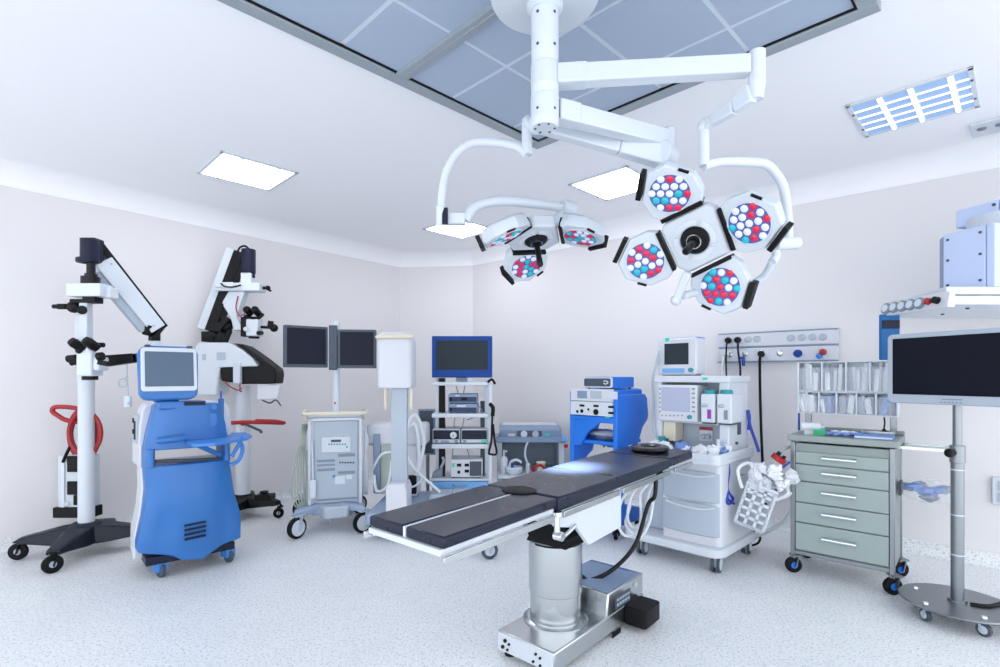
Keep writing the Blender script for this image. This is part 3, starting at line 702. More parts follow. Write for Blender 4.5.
mb = MB(); mb.box(Q(78, 511, -.01), (.32, .12, .085)); mb.box(Q(75, 464, -.052), (.12, .02, .13)); mb.box(Q(75, 488, -.052), (.12, .02, .11)); mb.box(Q(77, 500, -.052), (.05, .02, .08)); t.part('dark_panel', mb, black, .006, parent=cb)
mb = MB(); mb.box(Q(63, 484, -.056), (.03, .015, .42)); mb.cyl(Q(66, 504, -.07), Q(66, 504, -.05), .02); t.part('side_strip', mb, white, .003, parent=cb)
mb = MB()
mb.tube([Q(94, 414, -.1), Q(75, 408, -.14), Q(56, 407, -.16), Q(52.5, 411, -.17), Q(57, 415, -.17), Q(66, 420, -.16), Q(80, 422, -.12), Q(94, 420, -.1)], .018, 10); t.part('handlebar', mb, red)
mb = MB()
for k, (rx, ry, oy) in enumerate(((14.5, 23, -.13), (16, 21, -.16), (13, 19, -.10), (15, 24, .02))):
    cxx = 84 if k != 1 else 85; mb.tube([Q(cxx+rx*math.cos(a*PI/5), 432+ry*math.sin(a*PI/5)+k, oy-.03*math.cos(a*PI/5)*0) for a in range(10)], .016, 8, 4, closed=True)
t.part('hose_coil', mb, redh)
mb = MB(); mb.tube([Q(70, 447, -.12), Q(66, 455, -.08), Q(63, 462, -.06)], .012, 8); t.part('box_lead', mb, black)
mb = MB(); mb.tube([t.W(127, 362, 4.2), t.W(127.5, 378, 4.2), t.W(128.5, 398, 4.2)], .004, 6); mb.tube([t.W(123+4.2*math.cos(k*PI/4), 383+4.2*math.sin(k*PI/4), 4.2) for k in range(8)], .004, 6, 4, closed=True); mb.tube([t.W(127, 376, 4.2), t.W(125, 379, 4.2)], .004, 6); t.part('hanging_lead', mb, greyl)
mb = MB(); mb.box(t.W(128, 401.5, 4.2), (.05, .03, .09)); mb.cyl(t.W(128, 403, 4.18), t.W(128, 403, 4.16), .012); t.part('lead_switch', mb, white, .005)

t = T('floor_microscope', 'white and black surgical microscope on floor column right of the blue console, with steep mast', 'microscope', (-2.585, 5.28))
fan_base(t, [(.40, -.10), (.05, -.42), (-.36, -.12), (-.1, .36)], .22, black, .05)
mb = MB(); mb.lathe([(.0, .2), (.018, .2), (.018, .25), (.04, .255), (.04, .275), (0, .275)], (.24, -.06, -.02)); mb.box((.25, -.06, .2), (.16, .12, .05)); t.part('levelling_screw', mb, black, .004)
mb = MB(); mb.cyl((0, 0, .2), (0, 0, 1.3), .07, n=32); t.part('column', mb, white)
Yc = 5.2
def P(x, y, dy=0): return t.W(x, y, Yc+dy)
def poly(L, y0, y1, name, m, bev=.008, parent=None):
    y0 += Yc; y1 += Yc
    q = [W(a, b, (y0 + y1)/2) for a, b in L]
    mb = MB(); mb.prism([(p.x-t.M.translation.x, p.z) for p in q], 'y', y0-t.M.translation.y, y1-t.M.translation.y); return t.part(name, mb, m, bev, parent)
poly([(202, 346), (206, 343), (235, 343.5), (247, 350), (257, 358), (263, 366.5), (226, 367.5), (223, 395), (201, 395)], -.14, .10, 'arm_housing', white, .012)
poly([(224, 366), (263, 366), (266, 364), (250, 350), (238, 343.5), (248, 346), (257, 352), (268, 360), (279.5, 369), (280.5, 374), (279.5, 383.5), (248, 384), (227, 381)], -.12, .08, 'black_housing', black, .012)
mb = MB(); mb.box(P(221, 356, -.143), (.08, .01, .07)); mb.box(P(204, 357, -.143), (.03, .01, .06)); t.part('label_plate', mb, greyl, .002)
mb = MB(); mb.box(P(238, 373, -.13), (.07, .06, .2)); t.part('clamp_block', mb, offw, .006)
mb = MB(); mb.tube([P(224, 374, -.1), P(227, 384, -.12), P(237, 390, -.13), P(242, 388, -.13)], .006, 6); mb.tube([P(240, 384, -.13), P(240, 391, -.14), P(242, 391, -.14)], .006, 6); t.part('red_lead', mb, red)
a, b = P(241.5, 253, .05), P(212.5, 332, -.02); d = (b-a).normalized(); sd, upv, _ = frame_of(d)
mb = MB(); mb.beam(a, b, .1, .13, .1, .13); mast = t.part('mast', mb, black, .008)
xr = V(1, 0, 0)
mb = MB(); q = -xr*.075; mb.beam(a+q+V(0, 0, .03), b+q-d*.02+V(-.01, 0, 0), .125, .07, .125, .065); t.part('mast_cover', mb, white, .006, parent=mast)
mb = MB(); mb.ball(P(226, 326, -.02), .07, (1, .8, 1)); mb.box(P(215, 337, -.02), (.2, .14, .1)); mb.cyl(P(203, 338, -.1), P(214, 338, -.1), .016); mb.cyl(P(216, 327, -.1), P(216, 327, .06), .05); mb.beam(P(228, 318, -.06), P(216, 334, -.06), .06, .06); mb.cyl(P(230, 330, -.08), P(226, 340, -.08), .025); t.part('mast_joint', mb, black, .006)
mb = MB(); mb.cyl(P(248.5, 273.5), P(248.5, 249.5), .066, n=26); mb.cyl(P(253, 278), P(253, 272), .02); t.part('motor_head', mb, navy, .006)
mb = MB(); mb.tube([P(238, 251), P(240, 247.5), P(245, 246), P(250, 250)], .01, 8); t.part('head_cable', mb, black)
mb = MB(); mb.box(P(248, 280), (.1, .1, .13)); t.part('motor_mount', mb, white, .006)
mb = MB(); mb.bb(*[v for v in (P(218, 288).x, P(263, 288).x, P(240, 288).y-.08, P(240, 288).y+.08, P(240, 292).z, P(240, 284).z)]); mb.box(P(228, 286, -.02), (.18, .16, .05)); t.part('cross_bracket', mb, white, .008)
mb = MB(); mb.tube([P(221, 283.5, -.1), P(225, 286.5, -.115), (P(233, 287, -.12)), P(241, 285, -.1)], .008, 6); mb.cyl(P(262, 288), P(268, 288), .014); mb.ball(P(268, 288), .025); mb.beam(P(267, 289), P(271, 291), .02, .02); t.part('clamp_screw', mb, black)
poly([(231, 292), (247, 292), (243, 304), (239, 318), (246, 330), (236, 331), (233, 318), (224, 304)], -.06, .04, 'hanger', offw)
mb = MB(); mb.tube([P(238, 296, -.07), P(236, 308, -.08), P(240, 316, -.09), P(246, 312, -.09)], .006, 6); t.part('hanger_lead', mb, red)
mb = MB(); mb.box(P(254, 328), (.13, .12, .17)); mb.cyl(P(240, 322), P(248, 322), .04); t.part('optics_body', mb, white, .012)
mb = MB(); mb.cyl(P(254, 338.5), P(254, 335), .05, n=24); mb.box(P(245, 327, -.03), (.05, .08, .19)); mb.cyl(P(261, 327), P(276, 328), .014); mb.beam(P(270, 328), P(271, 321), .05, .03); mb.ball(P(274, 328), .04); mb.cyl(P(262, 333), P(258, 333, -.07), .02); mb.tube([P(245, 316), P(250, 318, -.04), P(258, 318, -.04), P(263, 314)], .018, 8); t.part('knob', mb, black, .003)
for x in (248.5, 256.5):
    mb = MB(); q = P(x, 311.5, -.05); dq = V(0, -.05, .02); mb.cyl(q-dq*.7, q+dq*.7, .034, n=22); mb.cyl(q+dq*.7, q+dq, .037, .03, 22); t.part('eyepiece', mb, black)
mb = MB(); mb.lathe([(.0, 0), (.022, 0), (.0, .008)], P(245.5, 329, -.075), d=(0, -1, 0)); t.part('dial', mb, white)
poly([(259, 383), (281, 385), (279, 399), (258, 400)], -.1, -.04, 'control_unit', white2, .01)
mb = MB(); mb.tube([P(262, 400, -.06), P(270, 403, -.06), P(276, 400, -.06), P(281, 406, -.06)], .007, 6); t.part('control_lead', mb, greyd)
mb = MB(); a, b = P(230, 423, -.1), P(284, 423, -.15); mb.tube([a, a.lerp(b, .4)+V(0, -.02, .01), b], .019, 12); mb.tube([P(256, 420.5, -.12), P(276, 421, -.2), P(285, 423, -.15)], .014, 8); mb.cyl(P(243, 423, -.02), P(243, 423, -.13), .028); t.part('handlebar', mb, red)
mb = MB(); mb.cyl(P(261, 432, -.02), P(261, 432, -.05), .015); mb.beam(P(243, 423, .03), P(261, 431, -.02), .02, .02); t.part('side_knob', mb, greyd)
# white cover beside the console: rear mast foot
# ------------------------------------------------------------------ imaging workstation with two monitors
t = T('imaging_workstation', 'grey wheeled imaging workstation with two dark monitors on a pole', 'workstation', (-1.60, 4.95), 18)
yf = -.22
x0, x1, z0, z1 = t.frect(308, 418, 362, 508, yf)
mb = MB(); mb.bb(x0, x1, yf+.02, .26, z0, z1); t.part('cabinet', mb, white2, .02)
mb = MB()
for s in (x0+.012, x1-.012): mb.bb(s-.014, s+.014, yf-.012, yf+.03, z0+.02, z1)
mb.bb(x0, x1, yf-.012, yf+.03, z1-.025, z1); t.part('corner_rail', mb, white, .005)
px0, px1, pz0, pz1 = t.frect(314.5, 421, 357.5, 502, yf)
mb = MB(); mb.bb(px0, px1, yf-.004, yf+.025, pz0, pz1); fp = t.part('front_panel', mb, greyl, .003)
def fr(a, b, c, d, y): q = t.frect(a, b, c, d, y); return q
def slab(L, name, m, d0=.006, parent=None, bev=.002, y=None):
    y = yf-.004 if y is None else y
    mb = MB()
    for a, b, c, d in L:
        q = t.frect(a, b, c, d, y); mb.bb(q[0], q[1], y-d0, y+.004, q[2], q[3])
    return t.part(name, mb, m, bev, parent)
slab([(321.5, 437, 350.5, 452)], 'control_pad', white, .01, fp)
slab([(331, 439.5, 341, 442)], 'display', greyd, .012, fp, 0)
mb = MB()
for k in range(7): q = t.fx(329+k*2.7, 444.3, yf-.014); mb.cyl(q+V(0, .006, 0), q+V(0, -.003, 0), .008, n=8)
q = t.fx(347, 447, yf-.014); mb.cyl(q+V(0, .006, 0), q+V(0, -.003, 0), .008, n=8)
t.part('button', mb, teal, parent=fp)
slab([(317, 459.5, 335, 462), (317, 464, 335, 466), (317, 468.5, 335, 471), (338, 453.5, 355, 456.5), (338, 471, 355, 474), (316, 498, 357, 500)], 'louvre', greym, .004, fp, 0)
mb = MB()
for k in range(6): q = t.fx(340+k*2.7, 462.5, yf-.004); mb.cyl(q+V(0, .004, 0), q+V(0, -.01, 0), .008, n=8)
t.part('socket', mb, greyd, parent=fp)
slab([(335, 476, 345, 484), (346, 475, 352, 479)], 'sticker', white, .002, fp, 0)
slab([(332.5, 475, 335.5, 477.5)], 'blue_sticker', bluel, .003, fp, 0)
mb = MB(); hh = t.fx(336, 413.5, -.28).z; mb.tube([V(x0-.03, .2, hh-.1), V(x0-.03, .15, hh), V(x0-.03, -.24, hh), V(x0+.02, -.3, hh), V(x1-.02, -.3, hh), V(x1+.04, -.24, hh), V(x1+.04, .15, hh), V(x1+.04, .2, hh-.1)], .017, 10, 5); t.part('handle', mb, cream)
mb = MB(); mb.bb(x0+.01, x1-.01, -.2, .24, z1, z1+.03); t.part('top_deck', mb, offw, .01)
# base with four big casters
mb = MB()
for s in (-1, 1):
    for u in (-1, 1):
        mb.rings([[V(s*(.08), u*.1+e*.12, z) for e, z in ((-1, .17), (1, .17), (1, .26), (-1, .26))], [V(s*.30, u*.33+e*.07, z) for e, z in ((-1, .19), (1, .19), (1, .235), (-1, .235))]])
mb.bb(-.16, .16, -.24, .24, .15, .25); t.part('base', mb, basebl, .02)
q = t.frect(318, 506, 354, 518, -.3); mb = MB(); mb.rings([[V(q[0], -.20, z), V(q[1], -.20, z), V(q[1]-.05, -.32, z), V(q[0]+.05, -.32, z)] for z in (.13, .17, .24)]); mb.cyl((0, -.2, .07), (0, -.2, .15), .02); t.part('front_bulge', mb, greyl, .02)
for x, y in ((-.275, -.36), (.275, -.36), (-.275, .36), (.275, .36)): caster(t, x, y, .092, 'big', -62 if x > 0 else -48, .042, .2)
# hanging hoses and the probe on the left, hoses on the right
mb = MB()
for k in range(6):
    xa = 302+k*1.2; mb.tube([t.fx(xa, 424, -.12+k*.03), t.fx(xa-2-k*.2, 440, -.16), t.fx(293+k*2.6, 470, -.2+.02*k), t.fx(292+k*3, 495, -.2), t.fx(297+k*2, 507-k*.9, -.2), t.fx(305+k, 490+2*k, -.17), t.fx(306+.6*k, 450, -.15)], .006, 6)
t.part('hose_bundle', mb, hoseg)
mb = MB()
for k in range(4): mb.tube([t.fx(362+k*1.2, 424, -.12), t.fx(368-k, 440, -.16), t.fx(364+k, 462, -.18), t.fx(363+k*1.5, 490, -.16), t.fx(367, 494, -.12)], .0075, 6)
t.part('hose_bundle', mb, offw)
mb = MB(); mb.bb(*t.frect(309.5, 480, 316, 498, -.26)[:2], -.28, -.24, *t.frect(309.5, 480, 316, 498, -.26)[2:]); mb.cyl(t.fx(313, 480, -.26), t.fx(312, 440, -.24), .009); t.part('probe', mb, white, .006)
pt = t.W(336.5, 412, 4.95); tp = t.W(336.5, 322, 4.95); pt.x = tp.x; pt.y = tp.y
mb = MB(); mb.cyl(V(tp.x, tp.y, z1), tp, .033, n=24); mb.box(tp+V(0, 0, 0), (.05, .05, .02)); t.part('pole', mb, white)
mb = MB(); q = t.fx(335, 403, tp.y-.034); mb.cyl(q, q+V(0, -.004, 0), .01, n=10); t.part('indicator', mb, red)
mb = MB(); mb.beam(t.W(333, 325.5, 4.88), t.W(333, 370, 4.88), .075, .06); t.part('monitor_mount', mb, greyd, .006)
def monitor(tl, tr, bz, name='monitor'):
    """tl, tr: world top corners; bz: height"""
    tl, tr = t.w(tl), t.w(tr); x = (tr-tl); wd = x.length; x.normalize(); n = V(x.y, -x.x, 0); M = Matrix(((x.x, -n.x, 0, tl.x), (x.y, -n.y, 0, tl.y), (0, 0, 1, tl.z), (0, 0, 0, 1)))
    mb = MB(); mb.prism(rrect(wd/2, -bz/2, wd, bz, .008, 3), 'y', 0, .05, ).xf(M); o = t.part(name, mb, greyd, .005)
    mb = MB(); mb.bb(.022, wd-.022, -.003, .002, -bz+.028, -.022).xf(M); t.part('screen', mb, scr, .001, parent=o); return o
a, b = W(284.4, 324.6, 4.62), W(328, 329.6, 4.86); b.z = a.z
monitor(a, b, .375)
a, b = W(337.6, 329.3, 4.86), W(376, 329.6, 4.9); b.z = a.z
monitor(a, b, .36)

# ------------------------------------------------------------------ C-arm
t = T('x_ray_arm', 'white mobile X-ray arm with tall pale strip and handle box, right of the two monitors', 'x-ray machine', (-.78, 5.05), 0)
Yf = 4.5; yl = Yf-5.05
def P(x, y, dy=0): return t.W(x, y, Yf+dy)
q = t.frect(376.5, 332, 411.5, 388, yl)
mb = MB(); R = []
for z, s, dd in ((q[2], .96, .26), (q[2]+.02, 1, .28), (q[3]-.07, 1, .28), (q[3]-.02, .93, .26), (q[3], .75, .22)):
    cxx, hw = (q[0]+q[1])/2, (q[1]-q[0])/2*s; R.append([V(cxx+u, yl+v, z) for u, v in rrect(0, dd/2, 2*hw, dd, .04, 4)])
mb.rings(R); t.part('detector_box', mb, white2, .006)
a, b = P(378, 337, -.03), P(411, 336.5, -.03); mb = MB(); mb.tube([a+V(.01, .05, 0), a, a.lerp(b, .5), b, b+V(-.01, .05, 0)], .018, 10); t.part('handle', mb, cream)
for x in (385.5, 411):
    mb = MB(); mb.tube([P(x, 389, .05), P(x, 402, .02), P(x+.5, 409, .03)], .013, 8); t.part('side_handle', mb, cream)
q = t.frect(390, 388, 406, 484, yl); za, zb2 = q[3]+.03, q[2]-.03; zc = (za+zb2)/2; Rr = 2.2; hz = (za-zb2)/2; a0 = math.asin(hz/Rr)
mb = MB(); R = []
for k in range(13):
    an = -a0+2*a0*k/12; R.append([V(x, yl+.03+Rr-rr*math.cos(an), zc+rr*math.sin(an)) for x, rr in ((q[0], Rr), (q[1], Rr), (q[1], Rr-.06), (q[0], Rr-.06))])
mb.rings(R); t.part('c_arc', mb, greyl, .004)
q = t.frect(386, 484, 407, 512, yl-.02); mb = MB(); mb.rings([[V(q[0]+d, yl-.04, z), V(q[1]-d, yl-.04, z), V(q[1]-d, yl+.22, z), V(q[0]+d, yl+.22, z)] for z, d in ((.16, .0), (.25, .0), (q[3]-.05, .0), (q[3], .02))]); t.part('tube_housing', mb, white2, .01)
# chassis
Yc = 5.0
def P(x, y, dy=0): return t.W(x, y, Yc+dy)
def pbox(x0, y0, x1, y1, dep, name, m, bev=.01, dy=0, parent=None):
    a, b = P(x0, y1, dy), P(x1, y0, dy); mb = MB(); mb.bb(a.x, b.x, a.y, a.y+dep, a.z, b.z); return t.part(name, mb, m, bev, parent)
pbox(366, 424, 426, 446, .3, 'upper_housing', white2, .03, .02)
pbox(373, 434, 380, 494, .28, 'side_panel', gbl, .01)
pbox(380, 434, 405, 494, .25, 'front_panel', hoseg, .01, .03)
pbox(402, 445, 417, 497, .25, 'cabinet', white2, .02, .05)
pbox(406, 476, 416, 494, .05, 'connector_bay', black, .004, .0)
mb = MB()
for q in ((398, 440, 414, 424, 419, 452, 416, 475), (404, 432, 415, 415, 424, 440, 418, 472)):
    mb.tube([P(q[i], q[i+1], -.12+.02*i) for i in range(0, 8, 2)], .018, 8)
mb.tube([P(374, 475, -.05), P(377, 491, -.08), P(388, 485, -.1), P(392, 460, -.06)], .014, 8); mb.tube([P(372, 470, -.02), P(381, 455, -.08), P(391, 452, -.1)], .012, 8)
mb.tube([P(406, 455, -.1), P(414, 468, -.14), P(424, 478, -.1), P(440, 492, -.06)], .014, 8); mb.tube([P(407, 487, -.05), P(415, 486, -.1), P(424, 478, -.06)], .01, 8)
t.part('hose', mb, hose)
mb = MB(); mb.prism([(-.36, -.62), (.22, -.62), (.32, -.2), (.32, .30), (-.36, .30)], 'z', .13, .235); t.part('base', mb, basebl, .03)
mb = MB(); mb.bb(.12, .34, -.2, .1, .14, .30); t.part('foot_cover', mb, greyl, .03)
mb = MB(); mb.beam((.2, -.3, .17), (.68, -.98, .15), .12, .07, .08, .06); t.part('stabiliser', mb, greyl, .01)
caster(t, .70, -1.03, .065, 'grey', -75, .03, .15)
for x, y in ((-.28, -.45), (.2, -.45), (-.28, .2), (.25, .2)): caster(t, x, y, .055, 'grey', 10, .03, .15)

# ------------------------------------------------------------------ grey flat panel behind
t = T('radiation_screen', 'narrow dark grey upright screen between the X-ray arm and the endoscopy tower', 'screen', tuple(W(427, 470, 5.75)[:2]))
q = t.frect(418, 409, 435, 455, 0)
mb = MB(); mb.bb(q[0], q[1], 0, .05, q[2], q[3]); t.part('frame', mb, gbl, .006)
mb = MB(); mb.bb(q[0]+.018, q[1]-.018, -.004, .01, q[2]+.02, q[3]-.02); t.part('face', mb, greyd, .003)
mb = MB(); mb.cyl((0, .06, .0), (0, .06, q[2]+.1), .02); mb.bb(-.14, .14, -.08, .2, 0, .03); t.part('stand', mb, steeld, .004)
# ------------------------------------------------------------------ endoscopy tower
Yt = 5.3
c0 = W(460, 500, Yt)
t = T('endoscopy_tower', 'white shelf tower on wheels with a blue drawer, below the blue-framed monitor', 'equipment trolley', (c0.x, Yt))
TW = t
D = .42
xL, xR = t.fx(432, 450).x, t.fx(488.5, 450).x
def zr(y): return t.fx(460, y).z
ztop_ = zr(378)
mb = MB()
for x in (xL+.085, ): mb.bb(x-.03, x+.03, .12, .2, .12, ztop_)
t.part('post', mb, black, .004)
mb = MB(); mb.bb(xL+.02, xL+.055, .14, .18, .12, ztop_); t.part('post', mb, white, .004, label='white post')
mb = MB(); mb.bb(xR-.04, xR-.0, .14, .2, .12, ztop_-.02); t.part('post', mb, white, .004, label='white post')
mb = MB(); mb.bb(xR-.09, xR-.045, .2, .24, .3, zr(402)); t.part('cable_channel', mb, greyd, .004)
SH = []
for y0, y1 in ((382, 385.5), (413.5, 417.5), (444, 448.5)):
    mb = MB(); z1, z0 = t.fx(460, y0).z, t.fx(460, y1).z; mb.bb(xL, xR, -.02, D, z0, z1); t.part('shelf', mb, white, .006); SH.append(z1)
zt, zbm = zr(478.5), zr(493)
mb = MB(); mb.bb(xL-.02, xR+.02, -.04, D+.02, zt-.018, zt); t.part('shelf', mb, white, .006); SH.append(zt)
mb = MB(); mb.bb(xL, xR, 0, D, .17, zt-.018); t.part('drawer_unit', mb, white, .01)
mb = MB(); mb.bb(xL+.008, xR-.008, -.035, .01, .27, zt-.024); dr_ = t.part('drawer', mb, bluep, .006)
mb = MB(); mb.tube([t.fx(453, 484.5, -.03), t.fx(455, 486, -.045), t.fx(465, 486, -.045), t.fx(467, 484.5, -.03)], .008, 8); t.part('drawer_handle', mb, gbl, parent=dr_)
mb = MB(); mb.bb(xL-.03, xR+.03, -.06, D+.04, .12, .18); t.part('base', mb, offw, .02)
for x in (xL, xR):
    for y in (-.0, D-.02): caster(t, x, y, .05, 'grey', 20, .028, .13)
mb = MB(); mb.tube([t.fx(488, 382, -.02), t.fx(492, 379.5, -.04), t.fx(495, 384, -.06)], .013, 8); mb.tube([t.fx(492.5, 412, -.03), t.fx(492, 425, -.05), t.fx(491.5, 440, -.06), t.fx(489, 452, -.06), t.fx(490, 454, -.06), t.fx(496.5, 453.5, -.06), t.fx(494.5, 440, -.05), t.fx(493, 424, -.04)], .011, 8); mb.tube([t.fx(490, 404, 0), t.fx(493, 408, -.03), t.fx(492.5, 416, -.03)], .02, 8); t.part('camera_holder', mb, black)
mb = MB(); mb.bb(xR+.0, xR+.035, .02, .06, .2, ztop_-.06); t.part('side_strip', mb, white, .004)
mb = MB()
for x0_, x1_ in ((457, 459), (464, 463), (455, 452), (462, 468)):
    pass
mb.tube([t.fx(456, 386, .25), t.fx(458, 392, .22), t.fx(457, 396, .2)], .005, 6); mb.tube([t.fx(465, 386, .25), t.fx(463, 396, .2)], .005, 6)
mb.tube([t.fx(455, 418, .25), t.fx(454, 424, .22), t.fx(455, 431, .2)], .005, 6); mb.tube([t.fx(464, 418, .25), t.fx(462, 430, .2)], .005, 6)
mb.tube([t.fx(453, 448, .25), t.fx(452, 462, .2)], .005, 6); mb.tube([t.fx(467, 448, .25), t.fx(471, 463, .2)], .005, 6)
mb.tube([t.fx(478, 405, .1), t.fx(482, 412, .0), t.fx(472, 418, .0), t.fx(467, 420, .02)], .005, 6)
t.part('cable', mb, greym)
mb = MB(); mb.beam(V((xL+xR)/2, .19, ztop_-.05), V((xL+xR)/2, .19, zr(372)), .12, .03); t.part('monitor_bracket', mb, greyl, .004)
q = t.frect(431.8, 336, 492.3, 377.6, .06)
m_ = T('flat_monitor', 'blue-framed flat monitor on top of the white endoscopy tower', 'monitor', t.M @ V((q[0]+q[1])/2, .06, q[2]))
hw = (q[1]-q[0])/2; hh = q[3]-q[2]
mb = MB(); mb.bb(-hw, hw, 0, .07, 0, hh); fo = m_.part('housing', mb, bluef, .008)
mb = MB(); sq = t.frect(436, 340, 488, 369, .058); mb.bb(-hw+.045, hw-.045, -.003, .004, .08, hh-.045); m_.part('screen', mb, scrg, .001)

def device(name, label, loc, w, d, h, body, az=0, group=None, cat='medical device'):
    g = T(name, label, cat, loc, az, group); mb = MB(); mb.bb(-w/2, w/2, 0, d, .008, h); g.part('housing', mb, body, .008)
    mb = MB()
    for sx in (-1, 1):
        for y in (.03, d-.03): mb.cyl((sx*(w/2-.03), y, 0), (sx*(w/2-.03), y, .01), .012, n=10)
    g.part('foot', mb, rubber); return g
def onshelf(k, x0, x1, ytop, y=.02):
    a, b = t.fx(x0, 440, y).x, t.fx(x1, 440, y).x; return (t.M @ V((a+b)/2, y, SH[k])), b-a, t.fx((x0+x1)/2, ytop, y).z-SH[k]
l, w_, h_ = onshelf(1, 448, 477.5, 394)
g = device('light_source', 'lower of two stacked grey units on the second shelf of the tower', l, w_, .3, h_*.5, gbl)
def face(g, w, h, rows):
    for nm, m, (a, b, c, d), th in rows:
        mb = MB(); mb.bb(-w/2+a*w, -w/2+b*w, -th, .003, c*h, d*h); g.part(nm, mb, m, .001)
face(g, w_, h_*.5, [('face_plate', faceb, (.04, .96, .15, .6), .003), ('label_strip', offw, (.3, .6, .65, .85), .003), ('socket', black, (.06, .14, .25, .6), .012)])
g = device('camera_control_unit', 'upper of two stacked grey units on the second shelf of the tower', l+V(0, 0, h_*.5), w_*.98, .3, h_*.5, gbl)
face(g, w_, h_*.5, [('face_plate', faceb, (.04, .96, .2, .7), .003), ('display', black, (.45, .65, .35, .65), .005), ('socket', black, (.06, .14, .3, .65), .012), ('label_strip', offw, (.25, .4, .75, .9), .003)])
l, w_, h_ = onshelf(2, 432.5, 460, 429)
g = device('light_source', 'dark-faced unit with white dial, left on the third shelf of the tower', l, w_, .3, h_, offw)
face(g, w_, h_, [('face_plate', navy, (.03, .97, .3, .92), .004), ('switch', greym, (.08, .2, .08, .25), .006), ('switch', greym, (.8, .92, .08, .25), .006), ('label_strip', gbl, (.3, .6, .08, .22), .003)])
mb = MB(); mb.lathe([(.0, 0), (.034, 0), (.034, .012), (.026, .018), (0, .018)], (w_*.26, -.003, h_*.58), d=(0, -1, 0)); g.part('dial', mb, white)
mb = MB(); mb.cyl((w_*.26, -.02, h_*.58), (w_*.26, -.024, h_*.58), .008); g.part('dial_hub', mb, greym)
l, w_, h_ = onshelf(2, 461, 487.5, 429)
g = device('insufflator', 'dark-faced unit without dial, right on the third shelf of the tower', l, w_, .3, h_, offw)
face(g, w_, h_, [('face_plate', navy, (.03, .97, .3, .92), .004), ('switch', greym, (.08, .2, .08, .25), .006), ('indicator', tealglow, (.76, .96, .1, .26), .005), ('slot', black, (.3, .7, .55, .6), .006)])
l, w_, h_ = onshelf(3, 450.5, 482.5, 459.5)
g = device('pump_unit', 'white unit with numeric displays on the bottom shelf of the tower', l, w_, .3, h_, white2)
face(g, w_, h_, [('display', black, (.2, .34, .62, .78), .004), ('display', black, (.44, .58, .62, .78), .004), ('display', black, (.44, .58, .3, .46), .004), ('face_plate', greyd, (.6, .97, .12, .9), .004), ('indicator', tealglow, (.05, .13, .6, .8), .004), ('socket', black, (.22, .3, .25, .4), .012)])
l = t.M @ V(t.fx(438, 470, .1).x, .05, SH[3])
g = T('hand_piece', 'grey hand piece lying left on the bottom shelf of the tower', 'hand piece', l); mb = MB(); mb.rings([[V(-.06, 0, 0), V(.05, 0, 0), V(.05, .1, 0), V(-.06, .1, 0)], [V(-.05, 0, .05), V(.05, 0, .10), V(.05, .09, .10), V(-.05, .09, .05)]]); g.part('body', mb, greym, .01); mb = MB(); mb.tube([(.03, .05, .09), (.06, .05, .16), (.045, .06, .2)], .014, 8); g.part('lead', mb, greyl)

# ------------------------------------------------------------------ grey warmer trolley behind the table
c0 = W(530, 470, 5.75)
t = T('equipment_trolley', 'grey trolley with gauge console and open bay behind the operating table', 'equipment trolley', (c0.x, 5.75))
q = t.frect(499.5, 428, 561.5, 438)
mb = MB(); mb.rings([[V(q[0]+d, y0, z), V(q[1]-d, y0, z), V(q[1]-d, .48, z), V(q[0]+d, .48, z)] for z, d, y0 in ((q[2]-.02, 0, 0), (q[3]-.02, 0, .0), (q[3]+.015, .02, .12))]); cons = t.part('console', mb, gbl, .012)
mb = MB(); mb.bb(q[0]+.03, q[1]-.03, .16, .44, q[3]+.012, q[3]+.026); t.part('lid', mb, offw, .008, parent=cons)
z0, z1 = q[2]+.02, q[3]-.03
mb = MB(); a, b = t.fx(517, 433).x, t.fx(542, 433).x; mb.bb(a, b, -.006, .003, z0, z1); t.part('gauge_panel', mb, greyd, .002, parent=cons)
for x in (524, 535.5):
    mb = MB(); qq = t.fx(x, 434, -.006); mb.lathe([(.0, 0), (.036, 0), (.036, .008), (0, .008)], qq, d=(0, -1, 0)); t.part('gauge', mb, white if x < 530 else greyl, parent=cons)
for x0_, x1_, m in ((508, 515, white), (545, 549.5, tealglow)):
    mb = MB(); mb.bb(t.fx(x0_, 436).x, t.fx(x1_, 436).x, -.006, .003, z0, z0+.03); t.part('label_strip', mb, m, parent=cons)
r = t.frect(494.5, 437.5, 566, 442.5, -.05)
mb = MB(); mb.bb(r[0], r[1], -.06, -.01, r[2], r[3]); mb.bb(r[0], r[0]+.05, -.05, .4, r[2], r[3]); mb.bb(r[1]-.05, r[1], -.05, .4, r[2], r[3]); t.part('rail', mb, gbl, .006)
mb = MB(); mb.box(t.fx(564.5, 438.5, -.07), (.06, .05, .055)); t.part('rail_clamp', mb, bluep, .006)
mb = MB(); mb.box(t.fx(566, 446, -.04), (.04, .03, .04)); t.part('red_tag', mb, red, .003)
zd = .36
mb = MB()
for x in (q[0]+.0, q[1]-.0): mb.bb(x-.028, x+.028, .0, .06, .1, q[2]); mb.bb(x-.02, x+.02, .4, .46, .1, q[2])
t.part('post', mb, offw, .006)
mb = MB(); mb.bb(q[0]+.02, q[1]-.02, .36, .4, zd, q[2]-.01); mb.bb(q[0]+.02, q[0]+.04, .06, .36, zd, q[2]-.01); mb.bb(q[1]-.04, q[1]-.02, .06, .36, zd, q[2]-.01); mb.bb(q[0]+.03, q[1]-.03, .02, .36, q[2]-.05, q[2]-.015); t.part('bay', mb, greym, .01)
mb = MB(); mb.bb(q[0]-.02, q[1]+.02, -.3, .48, zd-.03, zd); t.part('deck', mb, offw, .01)
mb = MB(); mb.bb(q[0]-.02, q[1]+.02, -.1, .48, .1, .15); mb.bb(q[0], q[1], .2, .44, .15, zd-.03); t.part('base', mb, gbl, .02)
